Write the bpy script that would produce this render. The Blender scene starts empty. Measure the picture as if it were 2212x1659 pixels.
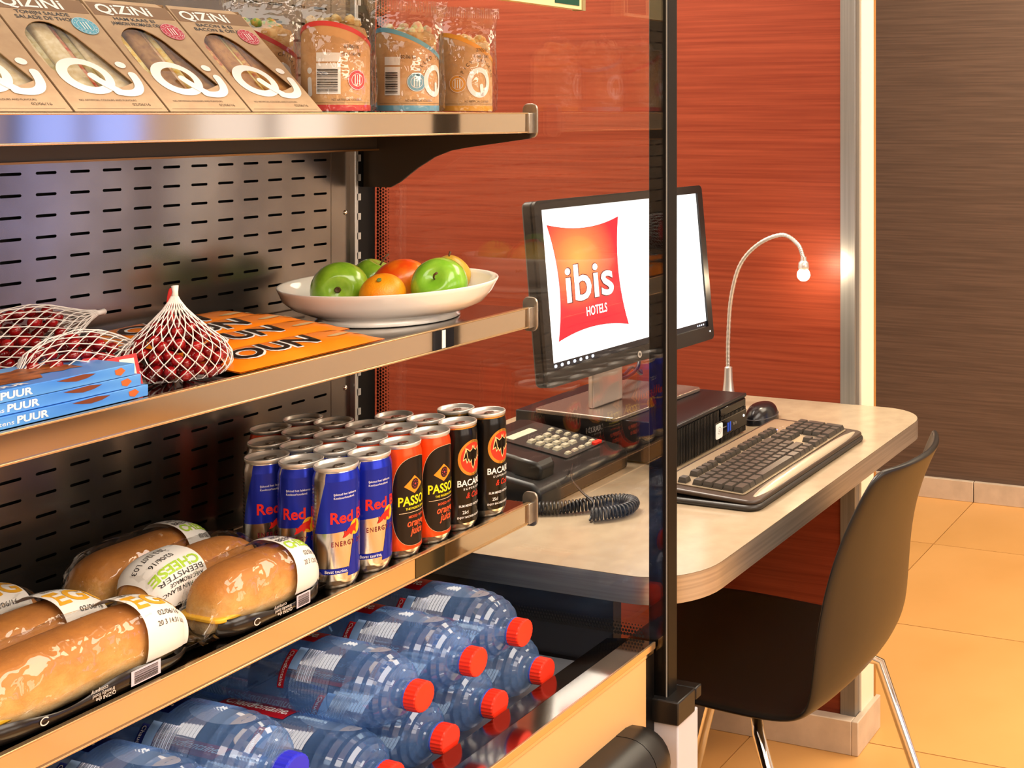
import bpy, bmesh, math, random
from mathutils import Vector, Matrix, noise
from mathutils.geometry import tessellate_polygon
random.seed(7)
PI = math.pi
SC = bpy.context.scene
COL = SC.collection

# ------------------------------------------------------------------ camera, light, exposure
EYE = 1.365
YAW = math.radians(20.0866)          # shelf direction (X) lies this far right of the view axis
cam_d = bpy.data.cameras.new('camera')
cam = bpy.data.objects.new('camera', cam_d); COL.objects.link(cam)
cam.location = (0, 0, EYE)
cam.rotation_euler = (PI / 2, 0, YAW - PI / 2)
cam_d.sensor_fit = 'HORIZONTAL'; cam_d.sensor_width = 36.0
cam_d.lens = 2710.0 / 2212.0 * 36.0
cam_d.shift_x = (1106.0 - 1914.0) / 2212.0
cam_d.shift_y = (243.0 - 829.5) / 2212.0
cam_d.clip_start = 0.05
SC.camera = cam
SC.view_settings.view_transform = 'Standard'
SC.view_settings.look = 'None'
SC.view_settings.exposure = 0.0
SC.view_settings.gamma = 1.0
SC.view_settings.use_curve_mapping = False
try:
    SC.cycles.max_bounces = 10; SC.cycles.transparent_max_bounces = 24
    SC.cycles.sample_clamp_indirect = 4.0
    SC.cycles.caustics_reflective = False; SC.cycles.caustics_refractive = False
except Exception:
    pass
W = bpy.data.worlds.new('world'); SC.world = W; W.use_nodes = True
W.node_tree.nodes['Background'].inputs[0].default_value = (1.0, 0.93, 0.85, 1)
W.node_tree.nodes['Background'].inputs[1].default_value = 0.5

def area(name, loc, sx, sy, power, col, rot=(0, 0, 0), spread=PI):
    d = bpy.data.lights.new(name, 'AREA'); d.shape = 'RECTANGLE'; d.size = sx; d.size_y = sy
    d.energy = power; d.color = col; d.spread = spread
    o = bpy.data.objects.new(name, d); COL.objects.link(o); o.location = loc; o.rotation_euler = rot
    return o
WARM = (1.0, 0.90, 0.77)
area('ceiling_lamp_aisle', (0.7, -1.0, 2.74), 2.4, 1.6, 98, (1.0, 0.91, 0.79))
area('ceiling_lamp_entrance', (-1.5, 0.2, 2.74), 1.6, 2.2, 70, (1.0, 0.93, 0.84))
area('ceiling_lamp_desk', (1.9, 0.75, 2.74), 0.7, 0.7, 3, WARM)
area('ceiling_lamp_passage', (3.35, 0.1, 2.74), 1.2, 2.2, 92, (1.0, 0.85, 0.64))
area('ceiling_lamp_back', (1.7, 2.0, 2.74), 0.9, 0.9, 125, WARM)  # added lamp, brightens the red wall behind the fridge glass
area('fridge_lamp', (0.85, 1.16, 1.74), 1.0, 0.20, 1.6, (1.0, 0.95, 0.86))

# ------------------------------------------------------------------ materials
MATS = {}
def srgb(h):
    h = h.lstrip('#'); out = []
    for i in (0, 2, 4):
        c = int(h[i:i + 2], 16) / 255.0
        out.append(c / 12.92 if c <= 0.04045 else ((c + 0.055) / 1.055) ** 2.4)
    return tuple(out) + (1.0,)
def setin(b, key, v):
    if key in b.inputs: b.inputs[key].default_value = v
def M(name, col='#808080', rough=0.5, metal=0.0, spec=0.5, emit=0.0, coat=0.0, trans=0.0, ior=1.45):
    if name in MATS: return MATS[name]
    m = bpy.data.materials.new(name); m.use_nodes = True
    b = m.node_tree.nodes['Principled BSDF']
    c = srgb(col) if isinstance(col, str) else col
    b.inputs['Base Color'].default_value = c
    setin(b, 'Roughness', rough); setin(b, 'Metallic', metal); setin(b, 'Specular IOR Level', spec)
    setin(b, 'Coat Weight', coat); setin(b, 'Transmission Weight', trans); setin(b, 'IOR', ior)
    if emit: setin(b, 'Emission Color', c); setin(b, 'Emission Strength', emit)
    MATS[name] = m
    return m
def MN(name, c1, c2, scale=(10, 10, 10), rough=0.5, metal=0.0, detail=4.0, bump=0.0, lo=0.35, hi=0.65, coat=0.0, spec=0.5, bscale=None, rvar=0.0):
    """principled with a stretched noise between two colours, object coordinates"""
    if name in MATS: return MATS[name]
    m = M(name, c1, rough, metal, spec, 0.0, coat)
    nt = m.node_tree; b = nt.nodes['Principled BSDF']
    tc = nt.nodes.new('ShaderNodeTexCoord'); mp = nt.nodes.new('ShaderNodeMapping')
    mp.inputs['Scale'].default_value = scale
    nz = nt.nodes.new('ShaderNodeTexNoise'); nz.inputs['Scale'].default_value = 1.0; nz.inputs['Detail'].default_value = detail
    rp = nt.nodes.new('ShaderNodeValToRGB')
    rp.color_ramp.elements[0].position = lo; rp.color_ramp.elements[1].position = hi
    rp.color_ramp.elements[0].color = srgb(c1); rp.color_ramp.elements[1].color = srgb(c2)
    nt.links.new(tc.outputs['Object'], mp.inputs['Vector']); nt.links.new(mp.outputs[0], nz.inputs['Vector'])
    nt.links.new(nz.outputs[0], rp.inputs[0]); nt.links.new(rp.outputs[0], b.inputs['Base Color'])
    if rvar:
        mr = nt.nodes.new('ShaderNodeMapRange'); mr.inputs[3].default_value = rough - rvar; mr.inputs[4].default_value = rough + rvar
        nt.links.new(nz.outputs[0], mr.inputs[0]); nt.links.new(mr.outputs[0], b.inputs['Roughness'])
    if bump:
        bp = nt.nodes.new('ShaderNodeBump'); bp.inputs['Strength'].default_value = bump; bp.inputs['Distance'].default_value = 0.002
        src = nz
        if bscale:
            mp2 = nt.nodes.new('ShaderNodeMapping'); mp2.inputs['Scale'].default_value = bscale
            src = nt.nodes.new('ShaderNodeTexNoise'); src.inputs['Scale'].default_value = 1.0; src.inputs['Detail'].default_value = 3
            nt.links.new(tc.outputs['Object'], mp2.inputs['Vector']); nt.links.new(mp2.outputs[0], src.inputs['Vector'])
        nt.links.new(src.outputs[0], bp.inputs['Height']); nt.links.new(bp.outputs[0], b.inputs['Normal'])
    return m
def MCLEAR(name, tint=(1, 1, 1, 1), gloss_rough=0.03, base=0.03, gain=1.0, ior=1.45, crinkle=0.0, cscale=60.0, diffuse=None, dmix=0.0):
    """clear sheet: transparent, with a Fresnel gloss; crinkle adds a bumped surface"""
    if name in MATS: return MATS[name]
    m = bpy.data.materials.new(name); m.use_nodes = True; nt = m.node_tree
    nt.nodes.clear()
    out = nt.nodes.new('ShaderNodeOutputMaterial')
    tr = nt.nodes.new('ShaderNodeBsdfTransparent'); tr.inputs[0].default_value = tint
    gl = nt.nodes.new('ShaderNodeBsdfGlossy'); gl.inputs['Roughness'].default_value = gloss_rough
    fr = nt.nodes.new('ShaderNodeLayerWeight'); fr.inputs[0].default_value = 0.5
    pw = nt.nodes.new('ShaderNodeMath'); pw.operation = 'POWER'; pw.inputs[1].default_value = 4.0
    ma = nt.nodes.new('ShaderNodeMath'); ma.operation = 'MULTIPLY_ADD'; ma.use_clamp = True
    ma.inputs[1].default_value = gain; ma.inputs[2].default_value = base
    mx = nt.nodes.new('ShaderNodeMixShader')
    nt.links.new(fr.outputs[1], pw.inputs[0]); nt.links.new(pw.outputs[0], ma.inputs[0]); nt.links.new(ma.outputs[0], mx.inputs[0])
    first = tr
    if diffuse:
        df = nt.nodes.new('ShaderNodeBsdfDiffuse'); df.inputs[0].default_value = diffuse
        m2 = nt.nodes.new('ShaderNodeMixShader'); m2.inputs[0].default_value = dmix
        nt.links.new(tr.outputs[0], m2.inputs[1]); nt.links.new(df.outputs[0], m2.inputs[2]); first = m2
    nt.links.new(first.outputs[0], mx.inputs[1]); nt.links.new(gl.outputs[0], mx.inputs[2]); nt.links.new(mx.outputs[0], out.inputs[0])
    if crinkle:
        tc = nt.nodes.new('ShaderNodeTexCoord'); nz = nt.nodes.new('ShaderNodeTexNoise'); nz.inputs['Scale'].default_value = cscale
        nz.inputs['Detail'].default_value = 2.0
        bp = nt.nodes.new('ShaderNodeBump'); bp.inputs['Strength'].default_value = crinkle; bp.inputs['Distance'].default_value = 0.01
        nt.links.new(tc.outputs['Object'], nz.inputs['Vector']); nt.links.new(nz.outputs[0], bp.inputs['Height'])
        nt.links.new(bp.outputs[0], gl.inputs['Normal'])
    MATS[name] = m
    return m

WHITE = M('white_print', '#f4f2ee', 0.45)
BLACK = M('black_print', '#16130f', 0.45)
STEEL = MN('brushed_steel', '#a39c94', '#8a847c', (3, 3, 160), 0.22, 1.0, rvar=0.05)
MIRROR = M('polished_steel', '#cfc8be', 0.09, 1.0)
BLACKM = M('black_enamel', '#080707', 0.36, spec=0.25)
BLACKP = M('black_plastic', '#121111', 0.38)
CHROME = M('chrome', '#d8d4cc', 0.08, 1.0)

# ------------------------------------------------------------------ mesh helpers
def link(o, parent=None):
    COL.objects.link(o)
    if parent is not None: o.parent = parent
    return o
def tag(o, label=None, cat=None, group=None, kind=None):
    if label: o['label'] = label
    if cat: o['category'] = cat
    if group: o['group'] = group
    if kind: o['kind'] = kind
    return o
def thing(name, label, cat, loc=(0, 0, 0), rz=0.0, group=None):
    o = bpy.data.objects.new(name, None); o.empty_display_size = 0.02
    link(o); o.location = loc; o.rotation_euler = (0, 0, rz)
    return tag(o, label, cat, group)
def mesh(vs, fs, smooth=False):
    me = bpy.data.meshes.new('mesh'); me.from_pydata([tuple(v) for v in vs], [], [tuple(f) for f in fs]); me.update()
    if smooth: me.shade_smooth()
    return me
def ob(name, geo, mat, parent=None, smooth=False, bevel=0.0, seg=2, solid=0.0, subsurf=0, loc=None, rot=None, kind=None, auto=None):
    me = geo if isinstance(geo, bpy.types.Mesh) else mesh(geo[0], geo[1], smooth)
    o = bpy.data.objects.new(name, me)
    if mat and not me.materials: me.materials.append(mat)
    link(o, parent)
    if loc: o.location = loc
    if rot: o.rotation_euler = rot
    if solid:
        s = o.modifiers.new('solid', 'SOLIDIFY'); s.thickness = abs(solid); s.offset = -1 if solid > 0 else 0
    if subsurf:
        s = o.modifiers.new('sub', 'SUBSURF'); s.levels = subsurf; s.render_levels = subsurf
    if bevel:
        b = o.modifiers.new('bevel', 'BEVEL'); b.width = bevel; b.segments = seg; b.limit_method = 'ANGLE'; b.angle_limit = math.radians(40)
        if smooth is False and seg > 1:
            me.shade_smooth(); 
            try: me.set_sharp_from_angle(angle=math.radians(35))
            except Exception: pass
    elif auto:
        me.shade_smooth()
        try: me.set_sharp_from_angle(angle=math.radians(auto))
        except Exception: pass
    if kind: o['kind'] = kind
    return o
def join(*gs):
    V, Fc = [], []
    for g in gs:
        n = len(V); V += list(g[0]); Fc += [tuple(i + n for i in f) for f in g[1]]
    return V, Fc
def xf(g, m): return [m @ Vector(v) for v in g[0]], g[1]
def mv(g, d): d = Vector(d); return [Vector(v) + d for v in g[0]], g[1]
def box(x0, x1, y0, y1, z0, z1):
    V = [(x, y, z) for z in (z0, z1) for y in (y0, y1) for x in (x0, x1)]
    return V, [(0, 2, 3, 1), (4, 5, 7, 6), (0, 1, 5, 4), (2, 6, 7, 3), (0, 4, 6, 2), (1, 3, 7, 5)]
def loft(rings, closed=True, cap0=True, cap1=True):
    n = len(rings[0]); V = [p for r in rings for p in r]; Fc = []
    for i in range(len(rings) - 1):
        for j in range(n if closed else n - 1):
            k = (j + 1) % n
            Fc.append((i * n + j, i * n + k, (i + 1) * n + k, (i + 1) * n + j))
    if cap0: Fc.append(tuple(range(n - 1, -1, -1)))
    if cap1: Fc.append(tuple((len(rings) - 1) * n + j for j in range(n)))
    return V, Fc
def lathe(prof, n=32, cap0=True, cap1=True):
    rings = [[(r * math.cos(2 * PI * j / n), r * math.sin(2 * PI * j / n), z) for j in range(n)] for r, z in prof]
    return loft(rings, True, cap0, cap1)
def tube(path, r, n=8, closed=False):
    P = [Vector(p) for p in path]; L = len(P); rings = []
    rr = r if isinstance(r, (list, tuple)) else [r] * L
    up = None
    for i, p in enumerate(P):
        if closed: t = P[(i + 1) % L] - P[i - 1]
        else: t = P[min(i + 1, L - 1)] - P[max(i - 1, 0)]
        t.normalize()
        if up is None:
            up = Vector((0, 0, 1)) if abs(t.z) < 0.9 else Vector((1, 0, 0))
        a = t.cross(up); a.normalize(); up = a.cross(t); up.normalize()
        rings.append([p + (a * math.cos(2 * PI * j / n) + up * math.sin(2 * PI * j / n)) * rr[i] for j in range(n)])
    if closed: rings.append(rings[0]); return loft(rings, True, False, False)
    return loft(rings)
def prism(poly, h, frame=None):
    """extrude a 2D polygon (counter-clockwise) along z by h; frame maps local to world"""
    n = len(poly); V = [(x, y, 0) for x, y in poly] + [(x, y, h) for x, y in poly]
    Fc = [tuple(range(n - 1, -1, -1)), tuple(range(n, 2 * n))] + [(i, (i + 1) % n, n + (i + 1) % n, n + i) for i in range(n)]
    g = (V, Fc)
    return xf(g, frame) if frame else g
def rrect(x0, x1, y0, y1, r, n=6):
    rs = r if isinstance(r, (list, tuple)) else [r] * 4
    out = []
    for (cx, cy, a0), q in zip(((x1 - rs[0], y1 - rs[0], 0), (x0 + rs[1], y1 - rs[1], 90), (x0 + rs[2], y0 + rs[2], 180), (x1 - rs[3], y0 + rs[3], 270)), rs):
        for i in range(n + 1):
            a = math.radians(a0 + 90 * i / n); out.append((cx + q * math.cos(a), cy + q * math.sin(a)))
    return out
def ell(cx, cy, rx, ry, n=32, a0=0.0, a1=2 * PI):
    full = abs(a1 - a0 - 2 * PI) < 1e-6
    m = n if full else n - 1
    return [(cx + rx * math.cos(a0 + (a1 - a0) * i / m), cy + ry * math.sin(a0 + (a1 - a0) * i / m)) for i in range(n)]
def tess(*loops):
    L = [[Vector((x, y, 0)) for x, y in lp] for lp in loops]
    V = [(v.x, v.y) for lp in L for v in lp]
    return V, [tuple(t) for t in tessellate_polygon(L)]
def stroke(pts, w, closed=False, caps=True):
    """ribbon along a polyline: one strip with mitred joints and round ends, nothing overlapping"""
    P = []
    for q in pts:
        q = Vector(q)
        if not P or (q - P[-1]).length > 1e-7: P.append(q)
    if closed and (P[0] - P[-1]).length < 1e-7: P.pop()
    n = len(P); V = []; Fc = []
    for i in range(n):
        d0 = (P[i] - P[i - 1]).normalized() if (closed or i > 0) else None
        d1 = (P[(i + 1) % n] - P[i]).normalized() if (closed or i < n - 1) else None
        d0 = d0 or d1; d1 = d1 or d0
        m = Vector((-d0.y - d1.y, d0.x + d1.x))
        m = m.normalized() if m.length > 1e-6 else Vector((-d1.y, d1.x))
        k = (w / 2) / max(0.45, m.dot(Vector((-d1.y, d1.x))))
        V += [tuple(P[i] - m * k), tuple(P[i] + m * k)]
    for i in range(n if closed else n - 1):
        a, b = 2 * i, 2 * ((i + 1) % n); Fc.append((a, b, b + 1, a + 1))
    if caps and not closed and n > 1:
        for c, d in ((P[0], P[0] - P[1]), (P[-1], P[-1] - P[-2])):
            a0 = math.atan2(d.y, d.x); k = len(V)
            V += [(c.x + w / 2 * math.cos(a0 + math.radians(t)), c.y + w / 2 * math.sin(a0 + math.radians(t))) for t in range(-90, 91, 20)]
            Fc.append(tuple(range(k, len(V))))
    return V, Fc
def arc(cx, cy, rx, ry, d0, d1, n=16):
    return [(cx + rx * math.cos(math.radians(d0 + (d1 - d0) * i / n)), cy + ry * math.sin(math.radians(d0 + (d1 - d0) * i / n))) for i in range(n + 1)]
def subx(g, step):
    bm = bmesh.new(); vs = [bm.verts.new((x, y, 0)) for x, y in g[0]]
    for f in g[1]:
        try: bm.faces.new([vs[i] for i in f])
        except ValueError: pass
    x0 = min(v.co.x for v in bm.verts); x1 = max(v.co.x for v in bm.verts)
    x = math.ceil(x0 / step) * step
    while x < x1:
        bmesh.ops.bisect_plane(bm, geom=bm.verts[:] + bm.edges[:] + bm.faces[:], plane_co=(x, 0, 0), plane_no=(1, 0, 0)); x += step
    bm.verts.index_update()
    r = [(v.co.x, v.co.y) for v in bm.verts], [tuple(v.index for v in f.verts) for f in bm.faces]
    bm.free(); return r
TXT = {}
def text(s, h=1.0, width=None, bold=0.0, shear=0.0, align='c', x=0.0, y=0.0, space=1.0):
    """flat lettering as 2D geometry; h is the cap height"""
    key = (s, bold, shear, space)
    if key not in TXT:
        cu = bpy.data.curves.new('t', 'FONT'); cu.body = s; cu.size = 1.0; cu.offset = bold; cu.shear = shear
        cu.space_character = space; cu.resolution_u = 3; cu.fill_mode = 'FRONT'
        o = bpy.data.objects.new('t', cu)
        me = bpy.data.meshes.new_from_object(o)
        TXT[key] = ([(v.co.x, v.co.y) for v in me.vertices], [tuple(p.vertices) for p in me.polygons])
        bpy.data.objects.remove(o); bpy.data.curves.remove(cu); bpy.data.meshes.remove(me)
    V, Fc = TXT[key]
    x0 = min(v[0] for v in V); x1 = max(v[0] for v in V)
    ky = h / 0.70
    kx = width / (x1 - x0) if width else ky
    ox = {'c': -(x0 + x1) / 2, 'l': -x0, 'r': -x1}[align]
    return [(x + (px + ox) * kx, y + py * ky) for px, py in V], Fc
def place(g, fn): return [fn(x, y) for x, y in g[0]], g[1]
def cylmap(R, ang=-90.0, z0=0.0):
    a0 = math.radians(ang)
    return lambda x, y: (R * math.cos(a0 + x / R), R * math.sin(a0 + x / R), z0 + y)
def planemap(o, ex, ey):
    o, ex, ey = Vector(o), Vector(ex), Vector(ey)
    return lambda x, y: o + ex * x + ey * y
def shift2(g, dx, dy): return [(x + dx, y + dy) for x, y in g[0]], g[1]
def copy_tree(o, parent=None, name=None):
    c = o.copy(); COL.objects.link(c); c.parent = parent
    if name: c.name = name
    for ch in [q for q in bpy.data.objects if q.parent == o]: copy_tree(ch, c)
    return c
KIDS = {}
def dup(root):
    """copy of a thing with its parts and sub-parts"""
    c = root.copy(); COL.objects.link(c)
    for ch in root.children:
        d = ch.copy(); COL.objects.link(d); d.parent = c
        for g in ch.children:
            e = g.copy(); COL.objects.link(e); e.parent = d
    return c
def world(o, root):
    """o was built in world coordinates: hang it on root without moving it"""
    o.parent = root; o.matrix_parent_inverse = Matrix.Translation(-Vector(root.location)); return o
ORD = ['first', 'second', 'third', 'fourth', 'fifth', 'sixth', 'seventh', 'eighth']
def barcode(x0, x1, y0, y1, n=22, vertical=True, seed=3):
    rn = random.Random(seed); V, Fc = [], []; t = 0.0; tot = 0; seg = []
    for i in range(n):
        a = rn.choice((1, 1, 2, 3)); b = rn.choice((1, 1, 2)); seg.append((tot, a)); tot += a + b
    for p, a in seg:
        k = len(V)
        if vertical: xa = x0 + (x1 - x0) * p / tot; xb = x0 + (x1 - x0) * (p + a) / tot; V += [(xa, y0), (xb, y0), (xb, y1), (xa, y1)]
        else: ya = y0 + (y1 - y0) * p / tot; yb = y0 + (y1 - y0) * (p + a) / tot; V += [(x0, ya), (x1, ya), (x1, yb), (x0, yb)]
        Fc.append((k, k + 1, k + 2, k + 3))
    return V, Fc

# ------------------------------------------------------------------ the room
FLOORM = MN('floor_tile', '#dba563', '#cf9a58', (2.2, 2.2, 2.2), 0.36, bump=0.02, bscale=(120, 120, 120))
GROUT = M('grout', '#6b4a2a', 0.8)
REDW = MN('red_wood_laminate', '#622413', '#7a3520', (1.0, 3.2, 190), 0.42, detail=6, lo=0.3, hi=0.72, spec=0.22)
BROWNW = MN('taupe_wallcovering', '#544338', '#655144', (1.5, 4.0, 170), 0.6, detail=3)
CREAM = M('cream_paint', '#efe6d2', 0.5)
BASEM = MN('baseboard_stone', '#cdbba6', '#bfae9a', (20, 20, 20), 0.4)
TRIMM = MN('trim_aluminium', '#868583', '#767573', (120, 120, 2), 0.34, 0.6)

def structure(name, geo, mat, **k):
    o = ob(name, geo, mat, **k); o['kind'] = 'structure'; return o
floor = structure('floor', box(-3.2, 4.4, -4.2, 3.2, -0.06, -0.006), GROUT)
TS = 0.62; tile_me = None
for ix in range(-8, 4):
    for iy in range(-7, 5):
        x0 = 2.539 + ix * TS; y0 = 1.222 + iy * TS
        if x0 < -3.2 or y0 < -4.2 or y0 > 2.5 or x0 + TS > 4.42: continue
        t = ob('tile', tile_me or box(0.0015, TS - 0.0015, 0.0015, TS - 0.0015, -0.006, 0.0), FLOORM, floor, loc=(x0, y0, 0))
        tile_me = t.data
structure('ceiling', box(-3.2, 4.4, -4.2, 3.2, 2.8, 2.9), M('ceiling_paint', '#e9e2d6', 0.9))
structure('wall_far', box(4.245, 4.4, -0.30, 3.2, 0, 2.8), BROWNW)
# street side beyond the brown wall: pale wall with unseen glowing windows, put in for reflections in the steel and fill light
structure('wall_street', join(box(4.245, 4.4, -4.2, -0.30, 0, 0.45), box(4.245, 4.4, -4.2, -0.30, 2.4, 2.8),
     *[box(4.245, 4.4, y, y + w_, 0.45, 2.4) for y, w_ in ((-4.2, 0.15), (-3.15, 0.25), (-2.0, 1.7))]), M('wall_pale', '#c9c4bd', 0.8))
for i, (y0, y1) in enumerate(((-4.05, -3.15), (-2.9, -2.0))):
    w = structure('window_%d' % (i + 1), box(4.33, 4.335, y0, y1, 0.45, 2.4), (M('daylight_pane', (0.24, 0.36, 1.0, 1), 0.1, emit=1.9), M('grey_pane', (0.62, 0.66, 0.74, 1), 0.1, emit=1.1))[i])
    ob('mullion', join(box(4.29, 4.33, (y0 + y1) / 2 - 0.02, (y0 + y1) / 2 + 0.02, 0.45, 2.4), box(4.29, 4.33, y0, y1, 1.55, 1.59)), M('window_frame', '#8c8d94', 0.5), w)
structure('wall_back', box(-3.2, 2.5, 2.6, 2.75, 0, 2.8), M('wall_paint', '#cfc3b2', 0.8))
structure('wall_left', box(-3.2, -3.05, -4.2, 2.6, 0, 2.8), M('wall_paint', '#cfc3b2', 0.8))
structure('wall_right', box(-3.2, 4.4, -4.2, -4.05, 0, 2.8), M('wall_pale', '#c9c4bd', 0.8))
for i, x in enumerate((-1.6, 0.0, 1.6)):  # unseen glowing panes, added to throw frontal light on the fridge
    w = structure('window_%d' % (i + 3), box(x, x + 1.3, -4.046, -4.04, 0.9, 2.45), M('street_pane', (1.0, 0.92, 0.82, 1), 0.1, emit=3.6))
    ob('mullion', join(box(x + 0.63, x + 0.67, -4.038, -4.02, 0.9, 2.45)), M('window_frame', '#8c8d94', 0.5), w)
# partition with the red wood face, aluminium corner and cream end
structure('wall_red', box(2.50, 2.60, 0.99, 2.6, 0.0, 2.8), REDW)
structure('trim_1', join(box(2.496, 2.522, 0.983, 1.018, 0.072, 2.8)), TRIMM, bevel=0.0015)
structure('trim_2', box(2.522, 2.598, 0.979, 0.99, 0.072, 2.8), CREAM)
structure('trim_3', box(2.598, 2.606, 0.977, 0.992, 0.072, 2.8), M('oak_edge', '#a8763a', 0.5))
structure('baseboard_red', join(box(2.474, 2.612, 0.968, 0.9835, 0.0, 0.073), box(2.474, 2.4995, 0.9835, 2.6, 0.0, 0.073)), BASEM, bevel=0.002)
bf = structure('baseboard_far', box(4.228, 4.2455, -4.0, -3.86, 0.0, 0.071), BASEM)
for k in range(9):
    y1 = 1.2225 + (k - 7) * 0.62
    ob('baseboard_piece', box(4.228, 4.2455, y1, y1 + 0.617, 0.0, 0.071), BASEM, bf, bevel=0.0015)

# ------------------------------------------------------------------ display fridge
FX0 = 0.30
SH = (1.3635, 1.103, 0.841)           # shelf surfaces
fr = thing('display_fridge', 'open steel display fridge with three shelves, glass side and black corner post', 'fridge', (0.9, 1.1, 0))
def FP(name, geo, mat, **k): return world(ob(name, geo, mat, **k), fr)
# back panel with real slots
def slotted():
    CX, CZ, L, Hh = 0.0385, 0.023, 0.0235, 0.0034
    hole = [(L / 2 - Hh / 2 + Hh / 2 * math.cos(a), Hh / 2 * math.sin(a)) for a in [math.radians(d) for d in range(-90, 91, 30)]]
    hole += [(-L / 2 + Hh / 2 + Hh / 2 * math.cos(a), Hh / 2 * math.sin(a)) for a in [math.radians(d) for d in range(90, 271, 30)]]
    rect = [(-CX / 2, -CZ / 2), (CX / 2, -CZ / 2), (CX / 2, CZ / 2), (-CX / 2, CZ / 2)]
    cell = tess(rect, hole[::-1])
    V, Fc = [], []
    for i in range(28):
        for j in range(-12, 30):
            n = len(V); ox = 1.3437 - CX * i; oz = 1.300 - CZ * j
            V += [(ox + x, 1.314, oz + z) for x, z in cell[0]]; Fc += [tuple(a + n for a in f) for f in cell[1]]
    return V, Fc
PANEL = MN('fridge_back_steel', '#968d84', '#7b736c', (8, 8, 8), 0.2, 0.9, detail=3, rvar=0.06)
bp_ = FP('back_panel', slotted(), PANEL, solid=0.0012)
m_ = bp_.modifiers.new('weld', 'WELD'); bp_.modifiers.move(1, 0)
FP('panel_margin', box(1.36295, 1.398, 1.3135, 1.3155, 0.622, 1.588), PANEL)
FP('panel_backing', box(FX0, 1.40, 1.330, 1.336, 0.10, 1.75), M('fridge_void', '#050505', 0.8))
for z in (1.225, 0.98):
    FP('screw', xf(lathe([(0.0001, 0.0022), (0.002, 0.0019), (0.0035, 0.0008), (0.0038, 0)], 12), Matrix.Translation((1.389, 1.3133, z)) @ Matrix.Rotation(PI / 2, 4, 'X')), CHROME, smooth=True)
FP('upright_edge', box(1.398, 1.403, 1.305, 1.33, 0.62, 1.75), M('light_steel', '#c9cccb', 0.3, 0.7), bevel=0.0008)
teeth = [box(1.4032, 1.4105, 1.306, 1.309, 0.636 + 0.0275 * k, 0.636 + 0.0275 * k + 0.0095) for k in range(34)]
FP('notched_strip', join(box(1.403, 1.405, 1.306, 1.309, 0.62, 1.75), *teeth), M('light_steel', '#c9cccb', 0.3, 0.7))
FP('upright', box(1.405, 1.442, 1.310, 1.336, 0.10, 1.75), BLACKM)
# shelves
LIP = M('champagne_lip', '#d9b98c', 0.22, 0.85)
RAILM = M('rail_steel', '#cbbfae', 0.07, 1.0)
CAPM = MN('cap_zinc', '#b3ab9e', '#a0988c', (60, 60, 60), 0.35, 0.85)
for si, z in enumerate(SH):
    tray = FP('shelf', join(box(FX0, 1.418, 1.031, 1.308, z - 0.003, z)), M('shelf_tray_steel', '#8d857b', 0.1, 1.0))
    def SP(name, geo, mat, **k):
        o = ob(name, geo, mat, **k); o.parent = tray; return o
    SP('front_rail', box(FX0, 1.4165, 1.026, 1.031, z - 0.0240, z - 0.0005), RAILM)
    SP('top_lip', box(FX0, 1.4165, 1.0245, 1.0315, z - 0.0005, z + 0.0015), LIP, bevel=0.0006)
    SP('bottom_lip', box(FX0, 1.4165, 1.0235, 1.031, z - 0.0260, z - 0.0238), LIP, bevel=0.0006)
    fr_cap = Matrix.Translation((1.421, 0, z)) @ Matrix(((0, 0, 1, 0), (1, 0, 0, 0), (0, 1, 0, 0), (0, 0, 0, 1)))
    SP('end_cap', join(prism(rrect(1.0185, 1.0420, -0.0325, 0.0135, 0.0085), 0.003, fr_cap), box(1.409, 1.4215, 1.0225, 1.0265, -0.0265 + z, 0.001 + z)), CAPM, bevel=0.0008)
    if si == 0:
        bk = M('bracket_bronze', '#4d443a', 0.4, 0.5)
        SP('rear_beam', box(FX0, 1.424, 1.285, 1.302, 1.3135, z - 0.003), bk)
        SP('rear_beam_lip', box(FX0, 1.424, 1.281, 1.302, 1.3115, 1.3138), M('bronze_lip', '#a07648', 0.3, 0.8))
        pr = [(1.309, -0.003), (1.309, -0.104), (1.262, -0.104), (1.245, -0.096), (1.215, -0.076), (1.185, -0.060), (1.158, -0.051), (1.13, -0.0465), (1.028, -0.0335), (1.028, -0.003)]
        SP('bracket', prism(pr[::-1], 0.003, Matrix.Translation((1.4185, 0, z)) @ Matrix(((0, 0, 1, 0), (1, 0, 0, 0), (0, 1, 0, 0), (0, 0, 0, 1)))), bk)
    if si == 1:
        SP('price_window', box(1.225, 1.262, 1.0252, 1.0262, z - 0.0236, z - 0.001), M('price_window', '#5c5f68', 0.08, 0.9))
        SP('price_tag', box(1.240, 1.246, 1.0245, 1.0254, z - 0.0232, z - 0.0015), WHITE)
    if si == 2:
        SP('price_window', box(1.195, 1.245, 1.0252, 1.0262, z - 0.0236, z - 0.001), M('price_window_olive', '#54513f', 0.1, 0.8))
# deck, rim, lower front
FP('deck', box(FX0, 1.44, 0.905, 1.313, 0.61, 0.628), M('deck_steel', '#8c9099', 0.3, 0.7))
FP('rim_outer', box(FX0, 1.4425, 0.852, 0.8880, 0.655, 0.670), MIRROR, bevel=0.0008)
FP('rim_inner', join(prism([(0.8885, 0.655), (0.924, 0.655), (0.924, 0.6645), (0.8885, 0.6695)], 1.4425 - FX0, Matrix.Translation((FX0, 0, 0)) @ Matrix(((0, 0, 1, 0), (1, 0, 0, 0), (0, 1, 0, 0), (0, 0, 0, 1)))),), M('rim_dark_steel', '#7c7368', 0.12, 1.0))
FP('rim_lip', box(FX0, 1.4425, 0.8495, 0.8525, 0.6615, 0.6705), LIP, bevel=0.0006)
FP('front_panel', box(FX0, 1.424, 0.853, 0.90, 0.08, 0.6625), M('front_panel_beige', '#d9ab74', 0.42))
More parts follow.
